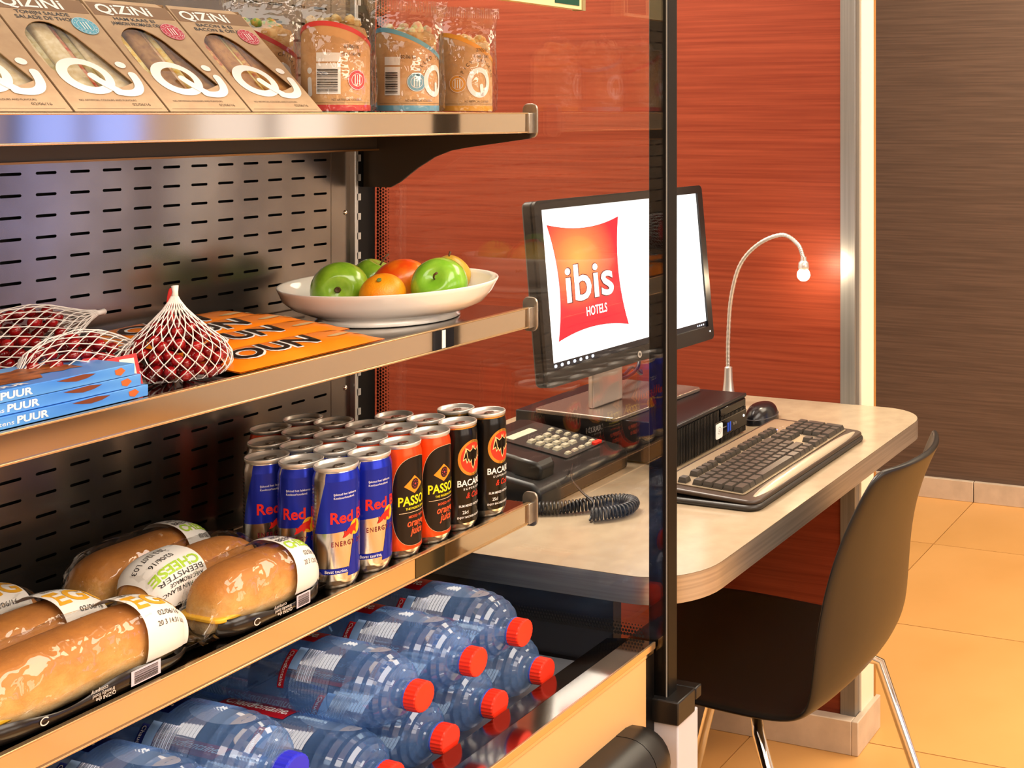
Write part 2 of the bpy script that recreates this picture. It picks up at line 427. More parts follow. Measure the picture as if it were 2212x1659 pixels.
FP('panel_end', box(1.4245, 1.4445, 0.853, 0.905, 0.08, 0.654), BLACKM)
FP('plinth', box(FX0, 1.44, 0.92, 1.33, 0.0, 0.08), BLACKP)
FP('deck_side', box(1.432, 1.4435, 0.906, 1.31, 0.08, 0.626), BLACKM)
# bumper rail
prb = [(0.853, 0.505), (0.853, 0.588)] + [(0.835 - 0.042 * math.sin(math.radians(a)), 0.5465 + 0.042 * math.cos(math.radians(a))) for a in range(0, 181, 15)]
def bump_ring(x, k):
    cy, cz = 0.845, 0.5465
    return [(x, cy + (y - cy) * k, cz + (z - cz) * k) for y, z in prb[::-1]]
FP('bumper', loft([bump_ring(FX0, 1), bump_ring(1.352, 1)]), BLACKP, auto=40)
FP('bumper_end', loft([bump_ring(1.3525, 1.01), bump_ring(1.375, 1.0), bump_ring(1.390, 0.93), bump_ring(1.399, 0.78), bump_ring(1.402, 0.5)]), BLACKP, auto=40)
# corner post
FP('post', join(box(1.4500, 1.4755, 0.8355, 0.8650, 0.594, 1.75)), BLACKM, bevel=0.0022)
FP('post_seal', box(1.4492, 1.4500, 0.8365, 0.8380, 0.594, 1.75), M('pale_seal', '#8b8b88', 0.4))  # pale strip standing in for the bright edge highlight on the post
FP('post_collar', join(box(1.4400, 1.4860, 0.8145, 0.8690, 0.5655, 0.5965), box(1.4860, 1.502, 0.8135, 0.8690, 0.580, 0.5965)), BLACKP, bevel=0.002)
FP('leg', box(1.4455, 1.5000, 0.8180, 0.8680, 0.0, 0.5650), M('leg_white', '#bcbdc6', 0.45), bevel=0.002)
# side glass with printed dots
gl = FP('side_glass', box(1.4455, 1.4495, 0.8425, 1.330, 0.630, 1.75), MCLEAR('side_glass', (0.985, 0.99, 0.985, 1), 0.004, 0.06, 0.95))
dots = []
def dot(y, z, r):
    n = 8; V = [(1.4450, y + r * math.cos(2 * PI * k / n), z + r * math.sin(2 * PI * k / n)) for k in range(n)]
    dots.append((V, [tuple(range(n))]))
for row in range(205):
    z = 0.700 + row * 0.0047
    for c, r in enumerate((0.00235, 0.0022, 0.0018, 0.00135, 0.0009)):
        dot(1.3075 - 0.0048 * c, z + (0.00235 if c % 2 else 0), r)
for i in range(92):
    y = 0.870 + i * 0.0047
    for c, r in enumerate((0.0023, 0.0020, 0.0016, 0.0011)):
        dot(y + (0.00235 if c % 2 else 0), 0.6735 + 0.0046 * c, r)
d_ = ob('printed_dots', join(*dots), BLACK, kind='stuff'); d_.parent = gl
# header sign across the top front
hd = FP('header', box(FX0, 1.402, 0.932, 0.945, 1.4985, 1.66), M('header_cream', '#e8d9a8', 0.45))
for nm, g, mt in (('header_print', box(1.337, 1.390, 0.9312, 0.9322, 1.503, 1.655), M('header_green', '#0d4a3a', 0.5)), ('header_trim', box(1.396, 1.4030, 0.9305, 0.9465, 1.4975, 1.6605), M('header_trim', '#9a8a62', 0.4))):
    o = ob(nm, g, mt); o.parent = hd
FP('canopy', box(FX0, 1.44, 0.946, 1.336, 1.752, 1.79), BLACKM)

# ------------------------------------------------------------------ desk
DZ = 0.74
dk = thing('desk', 'pale laminate desk with aluminium edge and rounded corners beside the fridge', 'desk', (2.0, 1.2, 0))
poly = rrect(1.471, 2.498, 0.815, 1.60, [0.005, 0.005, 0.092, 0.10], 10)
world(ob('desktop', prism(poly, 0.038, Matrix.Translation((0, 0, DZ - 0.038))), MN('desk_laminate', '#96866f', '#8e7e68', (30, 30, 30), 0.20), auto=30), dk)
ring = [(x + (x - 1.98) * 0.0012, y + (y - 1.2) * 0.0018) for x, y in poly]
world(ob('edge_band', loft([[(x, y, DZ - 0.0375) for x, y in ring], [(x, y, DZ - 0.0006) for x, y in ring]], True, False, False), MN('edge_aluminium', '#b9b4ac', '#a39e97', (4, 4, 220), 0.34, 0.85), dk, auto=30), dk)
world(ob('end_panel', box(2.36, 2.46, 1.325, 1.345, 0.0, 0.70), M('desk_panel_taupe', '#5b5046', 0.5)), dk)
world(ob('support_panel', box(1.495, 1.515, 0.947, 1.595, 0.0, 0.70), M('support_black', '#1a1719', 0.45)), dk)
world(ob('support_rail', box(1.55, 2.46, 1.46, 1.50, 0.64, 0.70), M('desk_panel_taupe', '#5b5046', 0.5)), dk)

# ------------------------------------------------------------------ desktop computer
pc = thing('desktop_computer', 'black desktop computer lying flat under the monitor', 'computer', (2.047, 1.10, DZ))
PCW, PCH, PCD = 0.336, 0.076, 0.34
ob('case', join(box(-0.104, PCW / 2, 0.004, PCD, 0.004, PCH), box(-0.104, PCW / 2, 0.0005, 0.006, PCH - 0.007, PCH)), M('pc_black', '#17161a', 0.32), pc, bevel=0.002)
fins = [box(x - 0.0013, x + 0.0013, 0.0005, 0.005, 0.004, PCH - 0.0085) for x in [-0.101 + 0.0056 * k for k in range(28)]]
fins += [box(x - 0.0013, x + 0.0013, 0.0005, 0.005, 0.004, 0.014) for x in [0.061 + 0.0056 * k for k in range(19)]]
fins += [box(x - 0.0013, x + 0.0013, 0.0005, 0.005, 0.046, 0.052) for x in [0.061 + 0.0056 * k for k in range(19)]]
ob('grille', join(*fins), M('pc_fin', '#1d1c1b', 0.3), pc)
ob('drive_bay', box(0.058, 0.162, 0.0, 0.005, 0.053, 0.067), M('pc_gloss', '#08080a', 0.12), pc, bevel=0.001)
ob('port_panel', box(0.036, 0.166, 0.0, 0.005, 0.0145, 0.0455), M('pc_gloss', '#08080a', 0.12), pc, bevel=0.001)
ob('panel_line', box(0.036, 0.164, -0.0004, 0.001, 0.0448, 0.0456), M('pc_line', '#8d8577', 0.3, 0.8), pc)
bd = ob('badge', prism(rrect(0.037, 0.0635, 0.015, 0.043, 0.004), 0.0012, Matrix.Translation((0, 0, 0)) @ Matrix(((1, 0, 0, 0), (0, 0, -1, 0), (0, 1, 0, 0), (0, 0, 0, 1)))), M('badge_white', '#f1f0ee', 0.35), pc)
g = join(place(stroke(arc(0.0505, 0.030, 0.007, 0.0065, -150, 150), 0.0008), lambda x, y: (x, -0.0014, y)), place(text('iQ', 0.005, x=0.0505, y=0.0275), lambda x, y: (x, -0.0014, y)))
o = ob('badge_print', g, M('badge_grey', '#6f6f70', 0.5)); o.parent = bd
for x in (0.087, 0.096): ob('usb_port', box(x - 0.0026, x + 0.0026, -0.0006, 0.002, 0.019, 0.036), M('usb_blue', '#1f4fd0', 0.3), pc)
ob('print', place(text('ProDesk', 0.0028, x=0.073, y=0.030), lambda x, y: (x, -0.0004, y)), M('pc_text', '#a9a49a', 0.5), pc)
for x in (0.110, 0.119): ob('audio_jack', xf(lathe([(0.0028, 0), (0.0028, 0.001), (0.0014, 0.0012)], 12), Matrix.Translation((x, 0, 0.029)) @ Matrix.Rotation(PI / 2, 4, 'X')), M('jack_ring', '#8f8b84', 0.3, 0.7), pc)
ob('power_light', xf(lathe([(0.0024, 0), (0.0020, 0.0012)], 12), Matrix.Translation((0.153, 0, 0.035)) @ Matrix.Rotation(PI / 2, 4, 'X')), M('led_white', '#ffffff', 0.3, emit=2.0), pc)

# ------------------------------------------------------------------ monitor (stands on the computer)
mo = thing('monitor', 'wide black monitor showing a red pillow logo on white', 'monitor', (2.0064, 1.234, DZ + PCH), math.radians(-4.17))
MW, MH = 0.51, 0.31; MZ = 1.063 - (DZ + PCH)
tilt = Matrix.Translation((0, 0, MZ)) @ Matrix.Rotation(math.radians(-5.7), 4, 'X')
XZ = Matrix(((1, 0, 0, 0), (0, 0, -1, 0), (0, 1, 0, 0), (0, 0, 0, 1)))     # 2D x,y -> x,z ; extrusion towards -y
def mp_(g): return xf(g, tilt)
SX0, SX1, SY0, SY1 = -0.2375, 0.2375, -0.128, 0.1395
fr2 = tess(rrect(-MW / 2, MW / 2, -MH / 2, MH / 2, 0.010), [(SX0, SY0), (SX0, SY1), (SX1, SY1), (SX1, SY0)])
ob('bezel', mp_(place(fr2, lambda x, y: (x, -0.002, y))), M('bezel_black', '#181615', 0.3), mo, solid=-0.006)
ob('back_shell', mp_(prism(rrect(-MW / 2, MW / 2, -MH / 2, MH / 2, 0.010), -0.024, XZ)), BLACKP, mo, bevel=0.005)
scr = ob('screen', mp_(([(SX0, -0.0008, SY0), (SX1, -0.0008, SY0), (SX1, -0.0008, SY1), (SX0, -0.0008, SY1)], [(0, 1, 2, 3)])), M('screen_white', (0.86, 0.94, 1.0, 1), 0.2, emit=0.86), mo)
def onscr(g, d): return mp_(place(g, lambda x, y: (x, -0.0008 - d, y)))
def sub(name, g, mat, par):
    o = ob(name, g, mat); o.parent = par; return o
sub('taskbar', onscr(tess([(SX0, SY0), (SX1, SY0), (SX1, SY0 + 0.011), (SX0, SY0 + 0.011)]), 0.0004), M('taskbar', '#10131c', 0.3, emit=0.4), scr)
ic = [stroke([(SX0 + 0.008 + 0.0165 * k, SY0 + 0.0055), (SX0 + 0.010 + 0.0165 * k, SY0 + 0.0055)], 0.0055) for k in range(7)] + [stroke([(SX1 - 0.012 - 0.007 * k, SY0 + 0.0055), (SX1 - 0.013 - 0.007 * k, SY0 + 0.0055)], 0.0032) for k in range(4)]
_ti = sub('taskbar_icons', onscr(join(*[([(x, y) for x, y in i[0]], i[1]) for i in ic]), 0.0008), M('icon_light', '#cfe2ff', 0.3, emit=0.8), scr); _ti['kind'] = 'stuff'
# the pillow logo: corners pulled out, sides drawn in
def qc(a, b, c, n=12): return [((1 - t) ** 2 * a[0] + 2 * t * (1 - t) * b[0] + t * t * c[0], (1 - t) ** 2 * a[1] + 2 * t * (1 - t) * b[1] + t * t * c[1]) for t in [i / n for i in range(n)]]
pb, pbr, ptr, ptl = (-0.2145, -0.083), (-0.020, -0.083), (-0.026, 0.112), (-0.222, 0.112)
pil = qc(pb, (-0.12, -0.060), pbr) + qc(pbr, (-0.052, 0.012), ptr) + qc(ptr, (-0.12, 0.088), ptl) + qc(ptl, (-0.186, 0.012), pb)
pm = M('logo_red', '#d8202e', 0.3)
nt = pm.node_tree; b_ = nt.nodes['Principled BSDF']; tc = nt.nodes.new('ShaderNodeTexCoord'); mp2 = nt.nodes.new('ShaderNodeMapping')
mp2.inputs['Location'].default_value = (0.150, 0, -(MZ + 0.050)); mp2.vector_type = 'POINT'
gr = nt.nodes.new('ShaderNodeTexGradient'); gr.gradient_type = 'SPHERICAL'; vm = nt.nodes.new('ShaderNodeVectorMath'); vm.operation = 'MULTIPLY'; vm.inputs[1].default_value = (9, 0, 11)
rp = nt.nodes.new('ShaderNodeValToRGB'); rp.color_ramp.elements[0].color = srgb('#d3112a'); rp.color_ramp.elements[1].color = srgb('#ff8a4a')
nt.links.new(tc.outputs['Object'], mp2.inputs[0]); nt.links.new(mp2.outputs[0], vm.inputs[0]); nt.links.new(vm.outputs[0], gr.inputs[0]); nt.links.new(gr.outputs[0], rp.inputs[0])
nt.links.new(rp.outputs[0], b_.inputs['Base Color']); nt.links.new(rp.outputs[0], b_.inputs['Emission Color']); b_.inputs['Emission Strength'].default_value = 0.85
sub('logo_pillow', onscr(tess(pil), 0.0006), pm, scr)
sub('logo_outline', onscr(stroke(pil, 0.0016, True), 0.0005), M('logo_dark', '#8e1022', 0.3, emit=0.4), scr)
LW = M('logo_white', '#ffffff', 0.3, emit=0.95); LG = M('logo_grey', '#5a1a20', 0.3, emit=0.3)
for d, mt, b_o in ((0.0008, LG, 0.032), (0.0011, LW, 0.014)):
    sub('lettering', onscr(join(text('ibis', 0.062, 0.132, b_o, x=-0.121, y=-0.022), text('HOTELS', 0.0155, 0.058, b_o, x=-0.108, y=-0.052)), d), mt, scr)
ob('maker_badge', mp_(place(tess(ell(0.0, -0.1425, 0.0062, 0.0062, 24)), lambda x, y: (x, -0.0062, y))), M('badge_silver', '#c9c6c2', 0.25, 0.6), mo)
ob('maker_badge_print', mp_(place(text('hp', 0.0062, 0.0075, 0.01, 0.25, y=-0.1445), lambda x, y: (x, -0.0066, y))), M('bezel_black', '#181615', 0.3), mo)
ob('power_light', mp_(place(tess(ell(0.240, -0.138, 0.0018, 0.0018, 12)), lambda x, y: (x, -0.0062, y))), M('led_white', '#ffffff', 0.3, emit=2.0), mo)
ob('neck', join(box(-0.045, 0.045, 0.050, 0.062, 0.008, 0.26), box(-0.05, 0.05, 0.034, 0.055, 0.20, 0.28)), M('stand_silver', '#b9afa8', 0.3, 0.6), mo, bevel=0.003)
ob('base', prism(rrect(-0.085, 0.195, -0.030, 0.155, 0.012), 0.008), M('stand_base', '#857870', 0.25, 0.7), mo, bevel=0.002)
cb = thing('monitor_cable', 'dark looped cable hanging behind the monitor neck', 'cable', (2.10, 1.33, DZ + PCH))
pth = [(0.10, 0.01, 0.115), (0.085, -0.005, 0.075), (0.055, -0.02, 0.045), (0.0, -0.022, 0.036), (-0.03, -0.015, 0.050), (0.0, 0.0, 0.052), (0.05, 0.01, 0.030), (0.10, 0.02, 0.034), (0.15, 0.03, 0.012), (0.2, 0.06, 0.006)]
def smooth_path(p, n=8):
    P = [Vector(q) for q in p]; out = []
    for i in range(len(P) - 1):
        a, b, c, d = P[max(i - 1, 0)], P[i], P[i + 1], P[min(i + 2, len(P) - 1)]
        for k in range(n):
            t = k / n
            out.append(0.5 * ((2 * b) + (c - a) * t + (2 * a - 5 * b + 4 * c - d) * t * t + (3 * b - a - 3 * c + d) * t ** 3))
    return out + [P[-1]]
ob('cable_run', tube(smooth_path(pth), 0.0035, 8), M('cable_navy', '#1a1c2a', 0.4), cb, smooth=True)

# ------------------------------------------------------------------ keyboard
kb = thing('keyboard', 'black and silver keyboard with wrist strip lying on the desk', 'keyboard', (2.005, 0.860, DZ))
KW, KD = 0.476, 0.196
def kbz(y): return 0.014 + 0.012 * y / KD
pr = [(0, 0.0), (KD, 0.0), (KD, 0.022), (KD - 0.008, 0.0255), (0.04, 0.0165), (0.012, 0.0125), (0.0, 0.006)]
YZX = Matrix(((0, 0, 1, 0), (1, 0, 0, 0), (0, 1, 0, 0), (0, 0, 0, 1)))
ob('body', prism(rrect(-KW / 2, KW / 2, 0, KD, 0.022), 0.010), M('kb_dark', '#2a2521', 0.4), kb, bevel=0.004)
ob('upper_shell', xf(prism(rrect(-KW / 2 + 0.003, KW / 2 - 0.003, 0.003, KD - 0.003, 0.020), 0.008), Matrix.Translation((0, 0, 0.008)) @ Matrix.Rotation(math.atan(0.010 / KD), 4, 'X')), M('kb_brown', '#35281f', 0.38), kb, bevel=0.003)
tiltk = Matrix.Translation((0, 0, 0.0165)) @ Matrix.Rotation(math.atan(0.010 / KD), 4, 'X')
ob('key_deck', xf(prism(rrect(-KW / 2 + 0.022, KW / 2 - 0.018, 0.034, KD - 0.012, 0.006), 0.0012), tiltk), M('kb_silver', '#ab9a80', 0.36, 0.7), kb)
wr_ = []
for i in range(13):
    t = i / 12; x = -KW / 2 + 0.026 + (KW - 0.046) * t
    k = 1 - 0.55 * (abs(2 * t - 1) ** 6)
    wr_.append([tiltk @ Vector((x, 0.018 + 0.013 * k * math.cos(a), -0.004 + 0.0085 * k * math.sin(a))) for a in [PI * q / 8 for q in range(9)]])
ob('wrist_strip', loft(wr_, False, False, False), M('kb_strip', '#bdae97', 0.36, 0.65), kb, smooth=True)
KM = {}; KEYM = M('key_black', '#37322c', 0.36, spec=0.6)
def key(x, y, w=1.0, d=1.0):
    if (w, d) not in KM:
        a, b = 0.0190 * w / 2 - 0.0007, 0.0185 * d / 2 - 0.0007
        KM[(w, d)] = mesh(*loft([[(-a, -b, 0), (a, -b, 0), (a, b, 0), (-a, b, 0)], [(-a + 0.0008, -b + 0.0008, 0.004), (a - 0.0008, -b + 0.0008, 0.004), (a - 0.0008, b - 0.0008, 0.004), (-a + 0.0008, b - 0.0008, 0.004)],
              [(-a + 0.0024, -b + 0.0026, 0.0085), (a - 0.0024, -b + 0.0026, 0.0085), (a - 0.0024, b - 0.0014, 0.0085), (-a + 0.0024, b - 0.0014, 0.0085)]]))
    o = ob('key', KM[(w, d)], KEYM, kb); p = tiltk @ Vector((x, y, 0.001)); o.location = p; o.rotation_euler = (math.atan(0.010 / KD), 0, 0)
u = 0.0190; v = 0.0185; kx0 = -KW / 2 + 0.026; ky0 = 0.047
rows = [[1.5, 1, 1.5, 6.5, 1.5, 1, 1, 1.0], [1.25] + [1] * 11 + [2.75], [1.75] + [1] * 12 + [1.25 - 0.0], [1.5] + [1] * 12 + [1.5], [1] * 13 + [2]]
for r, ws in enumerate(rows):
    x = kx0
    for w in ws: key(x + w * u / 2, ky0 + r * v, w); x += w * u
yf = ky0 + 5 * v + 0.009
for k, off in enumerate([0] + [2 + i for i in range(4)] + [6.5 + i for i in range(4)] + [11 + i for i in range(4)]): key(kx0 + (off + 0.5) * u, yf, 1.0, 0.9)
nx = kx0 + 15.4 * u
for i in range(3): key(nx + (i + 0.5) * u, yf, 1.0, 0.9)
for r in (3, 4):
    for i in range(3): key(nx + (i + 0.5) * u, ky0 + r * v)
key(nx + 1.5 * u, ky0 + v)
for i in range(3): key(nx + (i + 0.5) * u, ky0)
px = nx + 3.35 * u
key(px + u, ky0, 2.0); key(px + 2.5 * u, ky0)
for r in (1, 2, 3):
    for i in range(3): key(px + (i + 0.5) * u, ky0 + r * v)
for i in range(4): key(px + (i + 0.5) * u, ky0 + 4 * v)
key(px + 3.5 * u, ky0 + 0.5 * v, 1.0, 2.0); key(px + 3.5 * u, ky0 + 2.5 * v, 1.0, 2.0)
for k in range(3): ob('indicator', prism(ell(0, 0, 0.0012, 0.0012, 8), 0.0006), M('led_blue', '#6a7cff', 0.3, emit=3.0) if k == 0 else M('kb_mark', '#c9c4bb', 0.4), kb, loc=tuple(tiltk @ Vector((px + (0.4 + 0.7 * k) * u, yf, 0.0012))))
# mouse
ms = thing('computer_mouse', 'small black mouse beside the desktop computer', 'mouse', (2.305, 1.112, DZ))
mr_ = []
for i in range(9):
    e = i / 8; zz = 0.036 * math.sin(e * PI / 2 * 0.985); k = math.cos(e * PI / 2 * 0.985) ** 0.6
    mr_.append([(0.052 * k * math.cos(a), 0.030 * k * math.sin(a), zz) for a in [2 * PI * q / 28 for q in range(28)]])
ob('shell', loft(mr_), M('mouse_black', '#141418', 0.22), ms, auto=60)
ob('seam', tube([(0.0505 * math.cos(a), 0.0292 * math.sin(a), 0.0115) for a in [2 * PI * q / 40 for q in range(40)]], 0.0011, 6, True), M('seam_grey', '#3a3a40', 0.3), ms)
ob('wheel', xf(lathe([(0.006, -0.003), (0.007, 0), (0.006, 0.003)], 16), Matrix.Translation((-0.028, 0, 0.027)) @ Matrix.Rotation(PI / 2, 4, 'X')), BLACKP, ms)

# ------------------------------------------------------------------ gooseneck lamp
lp = thing('gooseneck_lamp', 'silver gooseneck desk lamp with one lit bulb', 'lamp', (2.40, 1.236, DZ))
def ly(y, z): return (0, y - 1.236, z - DZ)
ob('foot', lathe([(0.021, 0), (0.021, 0.002), (0.0185, 0.006), (0.0125, 0.030), (0.0095, 0.055), (0.0082, 0.081), (0.006, 0.083)], 24), M('lamp_silver', '#c8c4c0', 0.3, 0.8), lp, auto=40)
neckp = smooth_path([ly(1.2365, 0.80), ly(1.237, 0.83), ly(1.236, 0.893), ly(1.229, 0.973), ly(1.207, 1.043), ly(1.163, 1.088), ly(1.109, 1.108), ly(1.075, 1.090), ly(1.063, 1.066), ly(1.061, 1.058)], 24)
ob('gooseneck', tube(neckp, [0.0044 + 0.00025 * math.sin(i * 1.7) for i in range(len(neckp))], 12), M('lamp_silver', '#c8c4c0', 0.3, 0.8), lp, smooth=True)
ob('socket', mv(lathe([(0.0060, 0.016), (0.0065, 0.008), (0.0105, 0.004), (0.0115, -0.006), (0.0105, -0.010)], 20), ly(1.061, 1.048)), M('lamp_silver', '#c8c4c0', 0.3, 0.8), lp, auto=40)
ob('bulb', mv(lathe([(0.0001, -0.017)] + [(0.0135 * math.sin(a), -0.0135 * math.cos(a) - 0.0035) for a in [PI * q / 12 for q in range(1, 12)]] + [(0.0001, 0.010)], 20), ly(1.061, 1.030)), M('bulb_glow', (1.0, 0.80, 0.52, 1), 0.4, emit=230.0), lp, smooth=True)

# ------------------------------------------------------------------ telephone
ph = thing('desk_telephone', 'black desk telephone with grey keys behind the fridge glass', 'telephone', (1.79, 1.30, DZ))
PM = M('phone_black', '#131211', 0.38)
def phz(y): return 0.034 + 0.030 * (y + 0.11) / 0.22
pr = [(-0.115, 0), (0.115, 0), (0.115, 0.066), (0.09, 0.068), (-0.10, 0.040), (-0.115, 0.030)]
ob('body', prism(pr, 0.26, Matrix.Translation((-0.13, 0, 0)) @ YZX), PM, ph, bevel=0.006)
slope = math.atan(0.028 / 0.19)
pf = Matrix.Translation((0.055, -0.005, 0.0545)) @ Matrix.Rotation(slope, 4, 'X')
hs = ob('handset', join(xf(loft([[(-0.024 * k, y, 0.0), (0.024 * k, y, 0.0), (0.022 * k, y, h), (-0.022 * k, y, h)] for y, k, h in ((-0.10, 0.8, 0.022), (-0.09, 1, 0.030), (-0.055, 1, 0.030), (-0.045, 0.72, 0.028), (0.045, 0.72, 0.028), (0.055, 1, 0.030), (0.085, 1, 0.030), (0.095, 0.8, 0.022))]), Matrix.Translation((-0.088, 0, 0.052)) @ Matrix.Rotation(slope, 4, 'X'))), PM, ph, bevel=0.004)
ob('keypad_plate', xf(prism(rrect(-0.055, 0.062, -0.072, 0.075, 0.004), 0.002), pf), M('phone_plate', '#262422', 0.4), ph)
kme = None
for r in range(4):
    for c in range(3):
        o = ob('phone_key', kme or loft([[(-0.0075, -0.0055, 0), (0.0075, -0.0055, 0), (0.0075, 0.0055, 0), (-0.0075, 0.0055, 0)], [(-0.006, -0.0042, 0.004), (0.006, -0.0042, 0.004), (0.006, 0.0042, 0.004), (-0.006, 0.0042, 0.004)]]), M('phone_key', '#98917d', 0.45), ph)
        kme = o.data; o.location = pf @ Vector((-0.030 + 0.022 * c, -0.035 + 0.0175 * r, 0.002)); o.rotation_euler = (slope, 0, 0)
for r in range(6):
    o = ob('phone_key', kme, None, ph); o.location = pf @ Vector((0.044, -0.055 + 0.017 * r, 0.002)); o.rotation_euler = (slope, 0, 0); o.scale = (0.8, 0.7, 0.8)
for c in range(4):
    o = ob('phone_key', kme, None, ph); o.location = pf @ Vector((-0.035 + 0.02 * c, -0.060, 0.002)); o.rotation_euler = (slope, 0, 0); o.scale = (0.8, 0.7, 0.8)
ob('label_strip', xf(prism(rrect(-0.045, 0.025, 0.045, 0.062, 0.002), 0.003), pf), M('phone_label', '#b3ad98', 0.5), ph)
ob('red_key', xf(prism(rrect(0.030, 0.052, -0.071, -0.063, 0.002), 0.006), pf), M('phone_red', '#d0281c', 0.4), ph)
cd = thing('coiled_cord', 'black coiled telephone cord bunched on the desk', 'cord', (1.665, 1.11, DZ))
cp = smooth_path([(-0.035, 0.175, 0.011), (-0.035, 0.13, 0.011), (-0.028, 0.085, 0.011), (-0.012, 0.045, 0.011), (0.008, 0.012, 0.012), (0.032, -0.012, 0.013), (0.052, -0.035, 0.013), (0.046, -0.062, 0.013), (0.016, -0.066, 0.012), (-0.010, -0.046, 0.012), (-0.022, -0.028, 0.012)], 26)
hel = []; tot = 0.0
for i in range(len(cp) - 1):
    a, b = cp[i], cp[i + 1]; t = (b - a).normalized(); s1 = Vector((-t.y, t.x, 0)).normalized(); s2 = t.cross(s1)
    L = (b - a).length; m = 3
    for k in range(m):
        p = a + (b - a) * (k / m); ang = 2 * PI * (tot + L * k / m) / 0.0056
        hel.append(p + s1 * 0.0085 * math.cos(ang) + s2 * 0.0085 * math.sin(ang))
    tot += L
ob('coil', tube(hel, 0.0021, 6), M('cord_black', '#141312', 0.35), cd, smooth=True)
ob('lead', tube(smooth_path([(0.10, 0.085, 0.045), (0.06, 0.06, 0.035), (0.02, 0.015, 0.03), (0.0, -0.02, 0.022), (-0.02, -0.03, 0.014)]), 0.0019, 6), M('cord_black', '#141312', 0.35), cd, smooth=True)

# ------------------------------------------------------------------ chair
ch = thing('chair', 'black moulded shell chair with chrome legs pushed under the desk', 'chair', (1.925, 0.95, 0))
prof = [(1.185, 0.437, 0.175, 0), (1.165, 0.446, 0.197, 0), (1.10, 0.452, 0.207, 0), (1.0, 0.447, 0.212, 0), (0.90, 0.441, 0.212, 0), (0.82, 0.439, 0.212, 0.1), (0.765, 0.447, 0.211, 0.35), (0.737, 0.472, 0.211, 0.7), (0.727, 0.52, 0.210, 1), (0.722, 0.58, 0.206, 1), (0.714, 0.64, 0.196, 1), (0.700, 0.70, 0.183, 1), (0.680, 0.755, 0.167, 1), (0.660, 0.797, 0.155, 1), (0.651, 0.813, 0.147, 1), (0.648, 0.819, 0.130, 1)]
NU = 16; V = []; Fc = []
for (y, z, hw, bk) in prof:
    for i in range(NU + 1):
        t = 2 * i / NU - 1; q = t * t
        V.append((t * hw, y - 0.95 + bk * 0.036 * q - bk * 0.018, z + (1 - bk) * 0.012 * q * q))
for r in range(len(prof) - 1):
    for i in range(NU):
        a = r * (NU + 1) + i; Fc.append((a, a + 1, a + NU + 2, a + NU + 1))
sh = ob('shell', (V, Fc), M('chair_black', '#0f0c0a', 0.36), ch, smooth=True, solid=-0.011)
s = sh.modifiers.new('sub', 'SUBSURF'); s.levels = 1; s.render_levels = 2
for nm, (x0, y0, z0), (x1, y1, z1) in (('leg', (-0.155, -0.09, 0.428), (-0.215, -0.245, 0.0)), ('leg', (0.12, -0.19, 0.440), (0.075, -0.36, 0.0)), ('leg', (0.13, 0.11, 0.435), (0.155, 0.22, 0.0)), ('leg', (-0.13, 0.11, 0.435), (-0.17, 0.22, 0.0))):
    ob(nm, tube([(x0 * 0.45, y0 * 0.45, z0 - 0.018), (x0 * 0.9, y0 * 0.9, z0 - 0.020), (x0, y0, z0 - 0.030), (x0 + (x1 - x0) * 0.5, y0 + (y1 - y0) * 0.5, (z0 + z1) / 2), (x1, y1, 0.004)], 0.0095, 14), CHROME, ch, smooth=True)
    ob('foot_cap', mv(lathe([(0.011, 0), (0.011, 0.010), (0.009, 0.014)], 14), (x1, y1, 0)), BLACKP, ch)

# ------------------------------------------------------------------ drink cans on the lowest shelf
CR, CH = 0.0242, 0.134
CANAL = M('can_aluminium', '#cfccc6', 0.22, 1.0)
LIDM = M('can_lid', '#d8d4cd', 0.34, 0.65)
def can_body(): return lathe([(0.0185, 0.0), (0.0200, 0.0012), (0.0222, 0.006), (CR, 0.0105), (CR, 0.1185), (0.0236, 0.1225), (0.0222, 0.1275), (0.0220, 0.1290)], 40, True, False)
def can_lid(): return lathe([(0.0222, 0.1285), (0.0232, 0.1300), (0.0235, 0.1330), (0.0228, 0.1340), (0.0220, 0.1332), (0.0212, 0.1298), (0.0195, 0.1290), (0.0001, 0.1292)], 40, False, True)
def can_tab():
    return join(mv(prism(ell(0, 0, 0.0075, 0.0050, 18), 0.0010), (0.004, 0, 0.1297)), mv(prism(ell(0, 0, 0.0085, 0.0068, 18), 0.0003), (-0.008, 0, 0.1293)), mv(lathe([(0.0018, 0), (0.0018, 0.0016), (0.001, 0.002)], 10), (-0.001, 0, 0.1296)))
def wrapg(g, R=CR, step=0.003, ang=-90.0, z0=0.0): return place(subx(g, step), cylmap(R, ang, z0))
def neckg(x0, x1, d, n=24):
    zs = [(CR, 0.1184), (0.0236, 0.1225), (0.0222, 0.1275)]; V = []
    for r, z in zs:
        for k in range(n + 1):
            a = -PI / 2 + (x0 + (x1 - x0) * k / n) / CR; V.append(((r + d) * math.cos(a), (r + d) * math.sin(a), z))
    return V, [(i * (n + 1) + k, i * (n + 1) + k + 1, (i + 1) * (n + 1) + k + 1, (i + 1) * (n + 1) + k) for i in range(2) for k in range(n)]
body_me = mesh(*can_body()); body_me.shade_smooth()
lid_me = mesh(*can_lid()); lid_me.shade_smooth(); tab_me = mesh(*can_tab())
def can_base(name, mat):
    t = thing(name, 'x', 'can')
    b = ob('body', body_me.copy(), mat, t); ob('lid', lid_me.copy(), LIDM, t); ob('pull_tab', tab_me.copy(), M('can_tab', '#9b9288', 0.3, 1.0), t)
    ob('base_rim', lathe([(0.0186, -0.0), (0.0203, 0.0012), (0.0226, 0.0062), (0.0240, 0.0098)], 40, False, False), CANAL, t, smooth=True)
    return t
D1, D2, D3 = CR + 0.00025, CR + 0.00045, CR + 0.00065
